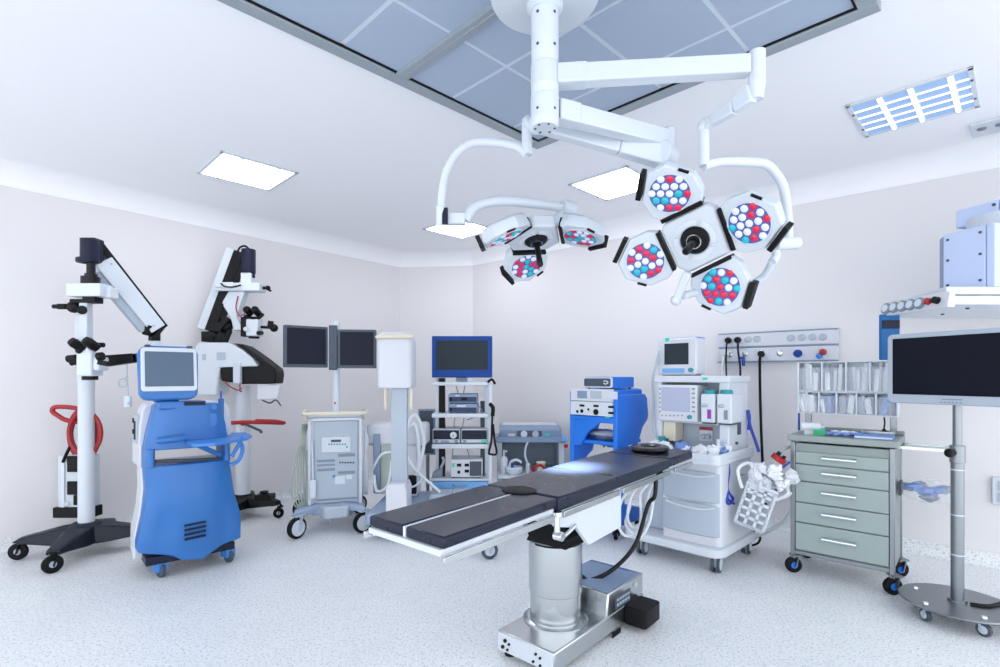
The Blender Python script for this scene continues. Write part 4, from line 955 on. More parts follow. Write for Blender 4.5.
for x in (q[0]+.03, q[1]-.03):
    for y in (-.04, .42): caster(t, x, y, .045, 'grey', 30, .026, .11)
def onz(px, py, z): p = t.gz(px, py, z); return t.M @ p
p = t.M @ V(t.fx(504, 470, -.12).x, -.12, zd)
g = T('soap_bottle', 'white pump bottle on the deck of the grey trolley', 'bottle', p); k = (W(504, 449.5, 5.63).z-zd)
mb = MB(); mb.lathe([(.0, 0), (.04, 0), (.042, .02), (.042, k*.55), (.03, k*.68), (.015, k*.72), (0, k*.72)]); g.part('bottle', mb, white)
mb = MB(); mb.cyl((0, 0, k*.7), (0, 0, k*.95), .012); mb.beam((-.005, 0, k*.95), (.03, -.02, k*.93), .02, .018); g.part('pump', mb, white)
p = t.M @ V(t.fx(514, 472, -.18).x, -.18, zd)
g = T('white_basin', 'low white rounded basin with blue clip beside the pump bottle', 'basin', p)
mb = MB(); mb.lathe([(.0, 0), (.06, 0), (.085, .03), (.09, .07), (.08, .08), (.0, .075)]); g.part('bowl', mb, white)
mb = MB(); mb.tube([(-.05, .0, .07), (-.03, 0, .13), (.03, 0, .15), (.08, 0, .12)], .014, 8); g.part('spout', mb, white)
mb = MB(); mb.box((-.02, -.06, .1), (.03, .03, .05)); g.part('clip', mb, bluef, .004)
p = t.M @ V(t.fx(528, 472, -.1).x, -.1, zd)
g = T('curved_tube', 'curved white tube standing in the open bay of the grey trolley', 'tube', p)
mb = MB(); mb.cyl((0, 0, 0), (0, 0, .1), .025); mb.tube([(0, 0, .09), (-.03, 0, .18), (-.025, 0, .27), (-.0, 0, .33)], .012, 8); g.part('tube', mb, offw)
p = t.M @ V(t.fx(541, 470, -.18).x, -.18, zd)
g = T('suction_canister', 'cream cup with dark red hose bundle on the right of the trolley deck', 'canister', p)
mb = MB(); mb.lathe([(.0, 0), (.04, 0), (.04, .11), (.05, .12), (.05, .13), (0, .13)], (.0, 0, 0)); g.part('cup', mb, cream)
mb = MB(); mb.tube([(.04, -.04, .05), (.0, -.06, .1), (-.06, -.05, .09), (-.1, -.02, .05), (-.06, .0, .03)], .014, 8); g.part('hose', mb, redh)

# ------------------------------------------------------------------ blue electrosurgery cart
t = T('electrosurgery_cart', 'bright blue electrosurgery cart with white control panels, beside the anaesthesia machine', 'equipment cart', (.985, 4.41), -45)
wE, dE = .50, .52                               # front face spans x -wE..0 on y = 0
def zf(px, py, y=0): return t.fx(px, py, y).z
zp0, zp1, zpt = zf(600, 416), zf(600, 402), zf(600, 389)
mb = MB()
for i, x in enumerate((-wE, -.045)):
    prof = [(.0, .12), (.13, .12), (.12, .40), (.14, .58), (.22, .66), (.30, .7), (.34, .80), (.42, .94), (.50, 1.0), (.52, 1.04), (.50, 1.20), (.46, 1.24), (.02, 1.24), (0, zpt-.02)]
    mb.m(0).prism(prof, 'x', x, x+.045)
    mb.prism([(.1, .12), (.48, .12), (.48, .2), (.1, .3)], 'x', x, x+.045)
t.part('side_panel', mb, blueb, .012)
mb = MB(); mb.bb(-wE+.02, -.02, .02, .44, zp0-.02, zpt-.005); t.part('housing', mb, blueb, .01)
mb = MB(); mb.prism(rrect(-wE/2, .34, wE*.86, .34, .06), 'z', 1.2, zpt+.0); t.part('rear_hump', mb, blueb, .03)
mb = MB(); mb.bb(-wE+.02, -.04, -.012, .02, zp1+.004, zpt); up_ = t.part('display_panel', mb, white2, .004)
for x0_, x1_, m in ((577.5, 587, gbl), (590.5, 601.5, greyl), (606, 617.5, white)):
    a, b = t.fx(x0_, 395, -.012).x, t.fx(x1_, 395, -.012).x; mb = MB(); mb.bb(a, b, -.016, -.008, zp1+.028, zpt-.02); t.part('display', mb, m, .002, parent=up_)
mb = MB(); mb.bb(-wE+.02, -.04, -.016, .02, zp0, zp1); lp = t.part('socket_panel', mb, white, .004)
mb = MB()
for x, y, r in ((577.5, 411.5, .012), (582, 411, .016), (588.5, 409.5, .01), (596, 412, .026)): q = t.fx(x, y, -.016); mb.cyl(q+V(0, .004, 0), q+V(0, -.006, 0), r, n=14)
for x, y in ((582, 405.5), (596, 406), (611, 407), (611, 413)): q = t.fx(x, y, -.018); mb.box(q, (.05, .008, .018))
t.part('socket', mb, black, parent=lp)
mb = MB(); mb.bb(-wE+.03, -.03, .0, .4, zp0-.06, zp0-.005); mb.bb(-wE+.03, -.03, .03, .44, .80, .835); mb.bb(-wE+.03, -.03, .03, .44, .16, .22); t.part('shelf', mb, blueb, .008)
mb = MB(); mb.prism([(-wE+.045, zp0-.03), (-wE+.045, zp0-.28), (-wE+.12, zp0-.27), (-wE+.2, zp0-.15), (-.18, zp0-.06), (-.18, zp0-.03)], 'y', .0, .03); t.part('gusset', mb, blueb, .006)
mb = MB(); mb.box(t.fx(607.5, 417, -.004), (.04, .012, .02)); t.part('indicator', mb, tealglow)
mb = MB(); mb.tube([(-.2, .1, .775), (-.16, .06, .85), (-.08, .06, .86), (-.07, .12, .79), (-.2, .16, .775)], .008, 6); mb.tube([(-.3, .2, .78), (-.1, .1, .79), (-.05, .3, .78)], .008, 6); t.part('cable', mb, greyd)
for x, y in ((-.05, .06), (-wE+.05, .06), (-.05, .42), (-wE+.05, .42)): caster(t, x, y, .045, 'black', 20, .026, .12)
mb = MB(); mb.rings([[V(-wE+.06, .05, .76), V(-.1, .05, .76), V(-.1, .35, .76), V(-wE+.06, .35, .76)], [V(-wE+.07, .06, .80), V(-.12, .06, .82), V(-.12, .33, .80), V(-wE+.08, .33, .81)]]); 
g = T('folded_drape', 'pale folded drape on the shelf of the bright blue cart', 'drape', t.M @ V(-wE/2, .2, .836), -45); mb2 = MB(); mb2.lump((0, 0, .045), .17, (1, .8, .26), .25, 4); g.part('cloth', mb2, offw); mb.bm.free()
q0, q1 = t.fx(584.5, 380, .0), t.fx(613, 380, .0)
zt0 = zpt
w_ = q1.x-q0.x
g = device('smoke_evacuator', 'small blue box with black face on top of the bright blue cart', t.M @ V((q0.x+q1.x)/2, .0, zt0), w_, .34, .105, blueb, -45)
mb = MB(); mb.prism(rrect(0, .056, w_*.98, .088, .014), 'y', -.012, .01); f_ = g.part('face_plate', mb, white2, .002)
mb = MB(); mb.prism(rrect(-.005, .057, w_*.92, .068, .014), 'y', -.016, -.01); g.part('display', mb, greyd, .001)
mb = MB(); mb.tube([(w_*.22, -.018, .066), (w_*.3, -.018, .07), (w_*.37, -.018, .058), (w_*.3, -.018, .044), (w_*.22, -.018, .05)], .005, 6); g.part('logo_ring', mb, white)

# ------------------------------------------------------------------ anaesthesia machine
t = T('anaesthesia_machine', 'large white anaesthesia machine with drawers, screen and two vaporisers', 'anaesthesia machine', (1.52, 4.25), -45)
AM = t
mb = MB(); mb.prism(rrect(.045, -.06, .80, .74, .1, 6), 'z', .115, .175); t.part('base', mb, white, .015)
for x, y in ((-.20, -.36), (.37, -.33), (.37, .24), (-.25, .24)): caster(t, x, y, .06, 'twin', 10, .03, .14)
mb = MB(); mb.prism(rrect(.18, -.05, .46, .60, .04), 'z', .17, .77); t.part('cabinet', mb, white2, .01)
mb = MB(); mb.bb(-.29, -.04, -.22, .24, .17, .76); t.part('absorber_bay', mb, greyl, .02)
yD = -.36
def zz(px, py, y=yD): return t.fx(px, py, y).z
zda, zdb, zdc = zz(690, 470), zz(690, 501), zz(690, 536)
for z0, z1 in ((zdb+.006, zda), (zdc+.02, zdb-.006)):
    mb = MB(); mb.prism([(-.04, yD+.02), (.0, yD-.004), (.2, yD-.018), (.36, yD-.004), (.40, yD+.02), (.40, yD+.1), (-.04, yD+.1)], 'z', z0, z1); d_ = t.part('drawer', mb, greyl, .01)
    mb = MB(); zt_ = z1-.012; mb.tube([V(.0, yD-.008, zt_-.004), V(.1, yD-.018, zt_-.02), V(.2, yD-.022, zt_-.025), V(.3, yD-.018, zt_-.02), V(.37, yD-.006, zt_-.004)], .008, 8); t.part('drawer_handle', mb, white, parent=d_)
zw0 = .765; zw1 = .835
mb = MB(); mb.prism(rrect(.06, -.08, .74, .72, .06, 5), 'z', zw0, zw1-.02); wt = t.part('worktop', mb, white, .012)
mb = MB(); mb.prism(rrect(.06, -.08, .74, .72, .06, 5), 'z', zw1-.03, zw1+.012, [rrect(.06, -.08, .69, .67, .05, 5)]); t.part('rim', mb, white, .006, parent=wt)
# upper tower
yT = -.12; xl, xr = -.215, .375
zsh0, zsh1 = t.fx(700, 382.5, yT).z, t.fx(700, 375.8, yT).z
mb = MB(); mb.bb(xr-.075, xr, yT, .26, zw1-.02, zsh0+.01); mb.bb(xl, xl+.05, yT, .26, zw1-.02, zsh0+.01); t.part('side_wall', mb, white, .01)
mb = MB(); mb.bb(xl+.04, xr-.04, .05, .26, zw1-.02, zsh0+.01); bk = t.part('back_wall', mb, greyl, .004)
mb = MB(); mb.bb(xl-.01, xr+.015, yT-.02, .28, zsh0, zsh1); t.part('top_shelf', mb, white, .008)
q = t.frect(658.5, 385, 697.5, 421.5, yT-.03)
zdk = t.fx(715, 422.5, yT).z
mb = MB(); mb.bb(xl+.02, xr-.04, yT+.005, .1, zdk-.02, zdk); t.part('mid_shelf', mb, white, .004)
mb = MB(); mb.bb(q[0], q[1], yT-.04, .06, q[2], q[3]); vs = t.part('ventilator_panel', mb, white2, .012)
s_ = t.frect(661.5, 387.5, 690, 411.5, yT-.04)
mb = MB(); mb.bb(s_[0], s_[1], yT-.044, yT-.03, s_[2], s_[3]); t.part('screen', mb, scrw, .003, parent=vs)
mb = MB()
for k in range(6): a = t.fx(660, 389+k*4.5, yT-.04); mb.cyl(a+V(0, .005, 0), a+V(0, -.004, 0), .007, n=8); a = t.fx(693.5, 389+k*4.5, yT-.04); mb.box(a, (.022, .008, .012))
for k in range(6): a = t.fx(662+k*4, 415.5, yT-.04); mb.cyl(a+V(0, .005, 0), a+V(0, -.004, 0), .007, n=8)
t.part('button', mb, greym, parent=vs)
mb = MB(); a = t.fx(690, 417, yT-.04); mb.cyl(a+V(0, .005, 0), a+V(0, -.02, 0), .016, n=16); t.part('control_knob', mb, teal, parent=vs)
for i, (xa, xb) in enumerate(((700, 715), (716, 732))):
    q = t.frect(xa, 394, xb, 422, yT-.05)
    mb = MB(); mb.bb(q[0]+.003, q[1]-.003, yT-.05, .04, zdk, q[3]); v_ = t.part('vaporiser', mb, white, .012)
    mb = MB(); cxx = (q[0]+q[1])/2; mb.lathe([(.0, 0), (.045, 0), (.045, .018), (.04, .03), (0, .03)], (cxx, yT+.0, q[3])); t.part('dial', mb, teal, parent=v_)
    mb = MB(); mb.bb(cxx-.0, cxx+.028, yT-.054, yT-.045, zdk+.03, zdk+.1); t.part('label_strip', mb, magenta if i == 0 else greym, .001, parent=v_)
    mb = MB(); mb.ball((cxx-.02, yT-.052, zdk+.13), .022, (1.2, .4, .7)); t.part('emblem', mb, greyl, parent=v_)
    mb = MB(); mb.bb(q[0]+.012, q[1]-.012, yT-.04, .02, zdk-.012, zdk+.008); t.part('foot', mb, greyd, .003, parent=v_)
mb = MB(); q = t.frect(700, 427, 713, 441, .05); mb.bb(q[0], q[1], .04, .052, q[2], q[3]); pn = t.part('flowmeter_panel', mb, white2, .002, parent=bk)
mb = MB(); mb.bb(q[0], q[1], .036, .05, q[3]-.025, q[3]); t.part('red_strip', mb, red, .001, parent=bk)
mb = MB()
for x, y in ((704, 436), (709, 436), (727.5, 436.5)): a = t.fx(x, y, .045); mb.lathe([(.0, 0), (.022, 0), (.022, .02), (.014, .03), (0, .03)], a, d=(0, -1, 0))
t.part('flow_knob', mb, greyl, parent=bk)
q = t.frect(665.5, 421.5, 677.5, 438, -.06); mb = MB(); mb.bb(q[0], q[1], -.10, .04, q[2]-.02, q[3]); ab = t.part('gas_module', mb, cream, .006)
mb = MB(); mb.cyl(((q[0]+q[1])/2-.02, -.08, q[2]-.04), ((q[0]+q[1])/2-.02, -.08, q[2]), .025); mb.cyl(((q[0]+q[1])/2+.03, -.08, q[2]-.04), ((q[0]+q[1])/2+.03, -.08, q[2]), .02); t.part('trap', mb, greyd, parent=ab)
a = t.fx(662, 440, -.18); mb = MB(); mb.cyl(a+V(0, 0, -.03), a+V(0, 0, .03), .03); t.part('breathing_port', mb, teal)
mb = MB(); mb.bb(xr, xr+.008, .04, .1, .95, 1.12); mb.bb(xr, xr+.012, .0, .03, .88, .9); t.part('side_socket', mb, greyd, .003)
mb = MB(); mb.box(t.fx(705, 378.6, yT-.02), (.04, .006, .02)); t.part('green_label', mb, tealglow)
mb = MB()
pp = [(760, 0)]
mb.tube([V(xr+.02, -.2, .80), V(xr+.03, -.2, .7), V(xr+.025, -.22, .60), V(xr+.03, -.19, .54), V(xr+.04, -.15, .5), V(xr+.03, -.2, .47), V(xr+.04, -.26, .50), V(xr+.03, -.22, .56)], .012, 8); mb.tube([V(xr+.02, -.17, .80), V(xr+.02, -.18, .65), V(xr+.03, -.24, .53), V(xr+.04, -.13, .46)], .01, 8); t.part('blue_tubing', mb, bluet)
mb = MB(); mb.tube([t.sx(748, 410, xr+.01), t.sx(750, 425, xr+.03), t.sx(755, 440, xr+.06), t.sx(759, 452, xr+.09)], .012, 8); mb.tube([t.sx(748, 410, xr+.01), t.sx(749.5, 418, xr+.02), t.sx(748.5, 430, xr+.02)], .012, 8); t.part('side_hose', mb, bluet)
# patient monitor on top
q = t.frect(657.5, 338, 697, 376, -.08)
g = T('patient_monitor', 'white patient monitor with dark screen standing on the anaesthesia machine', 'monitor', t.M @ V((q[0]+q[1])/2, -.08, zsh1), -47)
w_, h_ = q[1]-q[0], q[3]-zsh1
mb = MB(); mb.prism(rrect(0, h_/2+.004, w_, h_-.008, .025), 'y', 0, .15); g.part('housing', mb, white2, .014)
mb = MB(); mb.bb(-w_/2+.01, w_/2-.01, .03, .16, h_-.012, h_+.004); g.part('handle', mb, bluel, .006)
mb = MB(); mb.bb(-w_*.32, w_*.3, -.004, .004, h_*.3, h_*.86); g.part('screen', mb, scrg, .002)
mb = MB(); mb.bb(-w_*.38, w_*.2, -.004, .004, h_*.08, h_*.2); g.part('key_strip', mb, bluep, .002)
mb = MB(); mb.cyl((w_*.36, .005, h_*.15), (w_*.36, -.016, h_*.15), .018); g.part('control_knob', mb, teal)
mb = MB(); mb.bb(-w_*.3, -w_*.2, -.004, .02, h_*.92, h_+.006); g.part('alarm_lamp', mb, tealglow, .003)
mb = MB(); mb.bb(-w_*.4, w_*.4, .02, .14, 0, .01); g.part('foot', mb, greym)
c = T('cable_bundle', 'tangle of white monitor cables hanging left of the anaesthesia machine', 'cables', t.M @ V(xl-.06, -.05, .8), -45)
mb = MB(); rnd = random.Random(5)
for k in range(6):
    o = rnd.uniform(-2, 2); mb.tube([c.W(659+o*.3, 350+3*k, 4.3), c.W(655+o, 365, 4.32), c.W(651.5+o, 380, 4.33), c.W(652+o*1.3, 400, 4.34), c.W(651+o*1.6, 420, 4.33), c.W(654+o, 436, 4.3), c.W(660+o*2, 444, 4.22)], .006, 6)
c.part('cable', mb, greyl)
# clutter on the worktop
rnd = random.Random(11)
for k in range(24):
    x = rnd.uniform(-.18, .36); y = rnd.uniform(-.37, -.14); r = rnd.uniform(.04, .07)
    g = MB(); g.lump((0, 0, r*.5), r, (1.3, 1, .75), .55, k, 9)
    blue = k % 4 == 0
    o = g.build('crumpled_packet', packb if blue else packm, None, 0, False); o.location = t.M @ V(x, y, zw1-.016); o.rotation_euler = (0, 0, rnd.uniform(0, 6))
    tag(o, 'crumpled blue wrapper on the anaesthesia worktop' if blue else 'crumpled clear packet on the anaesthesia worktop', 'packet', 'crumpled blue wrappers on the anaesthesia worktop' if blue else 'crumpled clear packets on the anaesthesia worktop')
p = t.M @ V(t.fx(718, 440, -.2).x, -.2, zw1-.02)
g = T('small_bottle', 'small white bottle standing among the packets on the anaesthesia worktop', 'bottle', p); mb = MB(); mb.lathe([(0, 0), (.024, 0), (.024, .06), (.012, .08), (.012, .1), (0, .1)]); g.part('bottle', mb, white); mb = MB(); mb.cyl((0, 0, .095), (0, 0, .118), .014); g.part('cap', mb, offw)

# ------------------------------------------------------------------ wire basket with used supplies
t = T('supply_basket', 'white perforated plastic basket hung tilted on the side of the anaesthesia machine', 'basket', None, M=Matrix.Translation(W(750, 524, 3.78)) @ Matrix.Rotation(math.radians(-32), 4, 'Z') @ Matrix.Rotation(math.radians(17), 4, 'Y'))
bw, bd, bh = .185, .16, .30
mb = MB()
def lattice(mb, w, h, nx, nz, put, t_=.021):
    cw = w/nx; ch = h/nz
    for i in range(nx+1): put(mb, -w/2+i*cw-t_/2, -w/2+i*cw+t_/2, 0, h)
    for k in range(nz+1):
        e = .035 if k == nz else t_/2; put(mb, -w/2, w/2, k*ch-e, k*ch+t_/2)
lattice(mb, bw, bh, 3, 5, lambda m, a, b, c, d: m.bb(a, b, -bd/2, -bd/2+.004, c, d)); t.part('wall_panel', mb, white)
mb = MB(); lattice(mb, bw, bh, 3, 5, lambda m, a, b, c, d: m.bb(a, b, bd/2-.004, bd/2, c, d)); t.part('wall_panel', mb, white)
for s in (-1, 1):
    mb = MB(); lattice(mb, bd, bh, 2, 5, lambda m, a, b, c, d: m.bb(s*bw/2-.002, s*bw/2+.002, a, b, c, d)); t.part('wall_panel', mb, white)
mb = MB(); mb.bb(-bw/2, bw/2, -bd/2, bd/2, -.006, .004); t.part('bottom', mb, white)
mb = MB(); mb.bb(-bw/2-.012, bw/2+.012, -bd/2-.012, -bd/2+.004, bh-.01, bh+.006); mb.bb(-bw/2-.012, bw/2+.012, bd/2-.004, bd/2+.012, bh-.01, bh+.006); mb.bb(-bw/2-.012, -bw/2, -bd/2, bd/2, bh-.01, bh+.006); mb.bb(bw/2, bw/2+.012, -bd/2, bd/2, bh-.01, bh+.006); t.part('rim', mb, white, .003)
mb = MB(); mb.tube([(-bw/2, 0, bh), (-bw/2-.05, .03, bh+.02), (-bw/2-.09, .05, bh-.02)], .006, 6); t.part('hook', mb, steel)
rnd = random.Random(21)
for k in range(13):
    x, y, z = rnd.uniform(-.08, .14), rnd.uniform(-.07, .05), rnd.uniform(.24, .45); r = rnd.uniform(.05, .085)
    g = MB(); g.lump((0, 0, 0), r, (1.2, .8, .8), .6, 40+k, 9); o = g.build('crumpled_packet', packm if k % 3 else white2, None, 0, False); o.location = t.M @ V(x, y, z); o.rotation_euler = (rnd.uniform(0, 3), rnd.uniform(0, 3), 0)
    tag(o, 'crumpled clear packet in the white hanging basket', 'packet', 'crumpled packets in the hanging basket')
bt = T('red_capped_bottle', 'clear bottle with red cap lying in the white hanging basket', 'bottle', None, M=t.M @ Matrix.Translation((.0, -.02, .42)) @ Matrix.Rotation(math.radians(18), 4, 'Y'))
mb = MB(); mb.lathe([(0, 0), (.045, 0), (.048, .02), (.048, .09), (0, .09)]); bt.part('bottle', mb, clearp)
mb = MB(); mb.lathe([(0, .09), (.05, .09), (.05, .125), (0, .125)]); bt.part('cap', mb, red)
mb = MB(); mb.cyl((-.02, 0, .124), (-.02, 0, .15), .014); mb.cyl((.02, 0, .124), (.02, 0, .145), .012); bt.part('cap_port', mb, navy)
c = T('corrugated_tubing', 'loose white breathing tubing spilling over the hanging basket', 'tubing', t.M @ V(0, 0, .3))
mb = MB()
for pts in ([(752, 500), (762, 490), (775, 487), (790, 482), (797, 484)], [(748, 490), (760, 478), (778, 478), (788, 492), (776, 500)], [(755, 485), (750, 472), (762, 465), (772, 475), (785, 474)], [(770, 500), (785, 497), (794, 490)], [(742, 488), (738, 470), (748, 463), (756, 470)]):
    mb.tube([c.W(x, y, 3.72+.02*(i % 3)) for i, (x, y) in enumerate(pts)], .012, 8)
c.part('tubing', mb, hose)
mb = MB(); mb.tube([c.W(770, 466, 3.76), c.W(776, 456, 3.78), c.W(784, 449, 3.8), c.W(793, 446, 3.82)], .012, 8); c.part('tubing', mb, hoseg, label='grey green tube running to the drawer cart')
mb = MB(); mb.tube([c.W(772, 482, 3.74), c.W(780, 470, 3.76), c.W(790, 462, 3.76)], .008, 8); c.part('tubing', mb, bluet, label='thin blue tube')
c = T('floor_hose', 'pale hose looping to the floor behind the hanging basket', 'hose', (W(770, 530, 4.4).x, 4.4))
mb = MB(); mb.tube([c.W(793, 508, 4.35), c.W(785, 520, 4.3), c.W(770, 530, 4.25), c.W(755, 536, 4.15), c.W(748, 535, 4.12)], .016, 8); c.part('hose', mb, offw)
mb = MB(); mb.tube([c.W(750, 546, 4.25), c.W(758, 543, 4.28), c.W(760, 537, 4.28), c.W(752, 536, 4.2), c.W(756, 528, 4.2), c.W(757, 520, 4.15)], .009, 8); c.part('hose', mb, rubber, label='black looped lead')
# ------------------------------------------------------------------ wall supply rail
rx = lambda px, py: None
RN = V(-RD.y, RD.x, 0)            # into the wall
raz = math.degrees(math.atan2(RD.y, RD.x))
def on_wall(px, py, off=0.):
    d = V((px-CX)/F, 1, (HY-py)/F); n = V(-RD.y, RD.x, 0); o = V(0, 0, H); P0 = RW0-n*off
    return o+d*((P0-o).dot(n)/d.dot(n))
o0 = on_wall(778, 346)
t = T('wall_supply_rail', 'long white two-row gas and socket rail on the right wall', 'supply rail', o0, raz)
y0 = -.055
def wfr(a, b, c, d, y=y0): return t.frect(a, b, c, d, y)
xa, xb = t.fx(718, 348, y0).x, t.fx(838, 345, y0).x
za = (t.fx(718, 334.5, y0).z+t.fx(838, 329, y0).z)/2; zb_ = (t.fx(719, 361.5, y0).z+t.fx(838, 360.5, y0).z)/2; zm = (za+zb_)/2
mb = MB(); mb.bb(xa, xb, y0, -.002, zm+.008, za); t.part('channel', mb, white2, .008)
mb = MB(); mb.bb(xa, xb, y0, -.002, zb_, zm-.008); t.part('channel', mb, white2, .008)
mb = MB(); mb.bb(xa, xb, y0+.015, -.002, zm-.01, zm+.01); mb.bb(xa, xb, y0-.003, -.002, za-.002, za+.008); mb.bb(xa, xb, y0-.003, -.002, zb_-.008, zb_+.002); t.part('edge_strip', mb, gbl, .002)
def sock(px, py, r, m=greyl, nm='socket'):
    a = t.fx(px, py, y0); mb = MB(); mb.lathe([(r*.4, 0), (r*.9, 0), (r*.9, .006), (r*.7, .01), (r*.4, .01)], a, d=(0, -1, 0), n=20); o = t.part(nm, mb, m); mb = MB(); mb.cyl(a+V(0, .0, 0), a+V(0, -.006, 0), r*.4, n=14); t.part('socket_core', mb, greym, parent=o)
for x, y in ((748, 339.5), (757, 339), (791, 338), (802, 337.5), (812.5, 337), (823, 337)): sock(x, y, .034)
for x, y in ((730, 354.5), (745, 353.5), (762, 353), (780, 353)): sock(x, y, .03, steel, 'gas_outlet')
def plug(px, py, m, label, cat, path=None, r=.03, cr=.012, cm=None, depth=-.06):
    a = t.fx(px, py, y0); g = T('power_plug' if cat == 'plug' else 'gas_hose', label, cat, t.M @ a, raz); mb = MB(); mb.lathe([(0, 0), (r, 0), (r, .02), (r*.7, .05), (0, .055)], d=(0, -1, 0), n=18); g.part('plug_body', mb, m)
    if path:
        mb = MB(); mb.tube([g.w(t.M @ t.fx(x, y, y0+depth)) for x, y in path], cr, 8); g.part('cable', mb, cm or m)
plug(728.5, 340.5, black, 'first black power plug from the left on the wall rail, cable hanging down', 'plug', [(728, 341), (726.5, 346), (726, 360), (726.5, 378)], cr=.008)
plug(738, 340, black, 'second black power plug from the left on the wall rail, cable hanging down', 'plug', [(738, 341), (738, 350), (740, 365), (740.5, 380)], cr=.01, cm=navy)
plug(761.5, 354, black, 'thick black gas hose hanging from the wall rail to the floor', 'hose', [(761.5, 353), (760, 358), (759.8, 372), (760.5, 410), (762, 450), (764, 490), (766, 505)], cr=.012, depth=-.08)
plug(798, 353.5, bluef, 'blue gas connector on the lower row of the wall rail', 'gas connector', None, .034)
plug(823, 352, red, 'red gas connector on the lower row of the wall rail', 'gas connector', None, .028)
plug(819.5, 356, bluel, 'small light blue gas connector beside the red one on the wall rail', 'gas connector', None, .025)
plug(743, 358, bluet, 'short dark blue tube hanging from a gas outlet on the wall rail', 'hose', [(743, 357), (743.3, 362), (743.5, 366)], .016, .014, depth=-.04)
plug(724, 357, white, 'white hose hanging from the left end of the wall rail', 'hose', [(724, 356), (723, 362), (722.5, 372), (723, 380)], .02, .014, hose, -.05)

# wall switch on the right
p = on_wall(1004, 491)
t = T('wall_socket', 'white double socket box low on the right wall at the frame edge', 'wall socket', p, raz)
mb = MB(); mb.prism(rrect(0, 0, .13, .20, .012), 'y', -.035, -.002); t.part('box', mb, white, .004)
mb = MB(); mb.prism(rrect(0, .04, .07, .07, .01), 'y', -.04, -.033); mb.prism(rrect(0, -.045, .07, .07, .01), 'y', -.04, -.033); t.part('socket', mb, greyl)

# ------------------------------------------------------------------ stainless drawer cart
t = T('drawer_cart', 'steel-framed drawer cart with five grey green drawers and blue-rimmed casters', 'drawer cart', (2.44, 3.705), -42.4)
DC = t
X, Yd = .30, .215
yF = -Yd
def zl(py): return t.fx(794, py, yF).z
ztop = .985
mb = MB()
for sx in (-1, 1):
    for sy in (-1, 1): mb.bb(sx*X, sx*(X-.03), sy*Yd, sy*(Yd-.03), .10, ztop-.05)
mb.bb(-X, X, -Yd+.004, -Yd+.026, .135, .165); mb.bb(-X, X, Yd-.026, Yd-.004, .135, .165); t.part('leg_frame', mb, steeld, .004)
mb = MB(); mb.bb(-X+.02, X-.008, -Yd+.02, Yd-.01, .15, ztop-.06); t.part('body', mb, frmm, .003)
mb = MB(); mb.bb(-X-.015, X+.015, -Yd-.02, Yd+.015, ztop-.045, ztop); mb.bb(-X-.015, X+.015, Yd-.01, Yd+.015, ztop, ztop+.03); t.part('top', mb, frmm, .006)
zs = [zl(y) for y in (450.5, 463, 480, 501, 521, 548.5)]
for i in range(5):
    z1, z0 = zs[i]-.004, zs[i+1]+.004
    mb = MB(); mb.bb(-X+.033, X-.033, -Yd-.004, -Yd+.03, z0, z1); d_ = t.part('drawer', mb, drawm, .003)
    mb = MB(); zc_ = z0+(z1-z0)*.52+.01
    for x in (-.085, .085): mb.cyl((x, -Yd-.004, zc_), (x, -Yd-.036, zc_), .012, n=12)
    mb.cyl((-.10, -Yd-.036, zc_), (.10, -Yd-.036, zc_), .0125, n=12); t.part('handle', mb, chrome, parent=d_)
for x, y in ((-X+.015, -Yd+.015), (X-.015, -Yd+.015), (X-.015, Yd-.015), (-X+.015, Yd-.015)): caster(t, x, y, .055, 'blue', -50, .036, .125)
mb = MB(); zc_ = .935; q = t.sx(941, 452, X)
mb.bb(X, X+.30, -.06, .16, zc_-.008, zc_); t.part('glass_shelf', mb, glass, .001)
mb = MB(); mb.bb(X-.01, X+.30, -.07, -.062, zc_-.012, zc_+.006); mb.bb(X-.01, X+.30, .162, .17, zc_-.012, zc_+.006); t.part('shelf_rail', mb, steel)
# rack of clear bins above the cart
yB = .10
def bx(px): return t.fx(px, 390, yB).x
def bz(py): return t.fx(845, py, yB).z
xA, xZ = bx(798.5), bx(897.5); zT, zM, zB2 = t.fx(845, 361.5, yB).z, t.fx(845, 391, yB).z, t.fx(845, 414, yB).z
r_ = T('bin_rack', 'white two-row rack of clear tilt bins standing on the drawer cart', 'rack', t.M @ V(0, .18, ztop), -42.4)
ry = yB-.18
mb = MB()
for x in (xA+.05, xZ-.03): mb.bb(x-.02, x+.02, -.005, .02, .0, zT-ztop)
r_.part('post', mb, steeld, .003)
def rack_row(z1, z0, xs):
    mb = MB(); th = .006
    mb.bb(xA, xZ, ry-.01, ry+.10, z0-th, z0); mb.bb(xA, xZ, ry-.01, ry+.10, z1-th, z1)
    for x in xs: mb.bb(x-.005, x+.005, ry-.01, ry+.10, z0, z1)
    mb.bb(xA, xZ, ry+.085, ry+.10, z0, z1); r_.part('shelf_row', mb, white, .001)
    for i in range(len(xs)-1):
        mb = MB(); a, b = xs[i]+.008, xs[i+1]-.008; mb.bb(a, b, ry-.012, ry-.009, z0, z0+(z1-z0)*.8); r_.part('bin_front', mb, clearp)
        pk.append((a, b, z0, z1))
pk = []
zo = ztop
rack_row(zT-zo, zM-zo, [xA, bx(822), bx(846), bx(870), xZ]); rack_row(zM-zo-.008, zB2-zo, [xA, bx(819), bx(836.5), bx(856.5), bx(876), xZ])
rnd = random.Random(9)
NM = ['top row, first bin from the left', 'top row, second bin from the left', 'top row, third bin from the left', 'top row, right end bin', 'bottom row, first bin from the left', 'bottom row, second bin from the left', 'bottom row, middle bin', 'bottom row, fourth bin from the left', 'bottom row, right end bin']
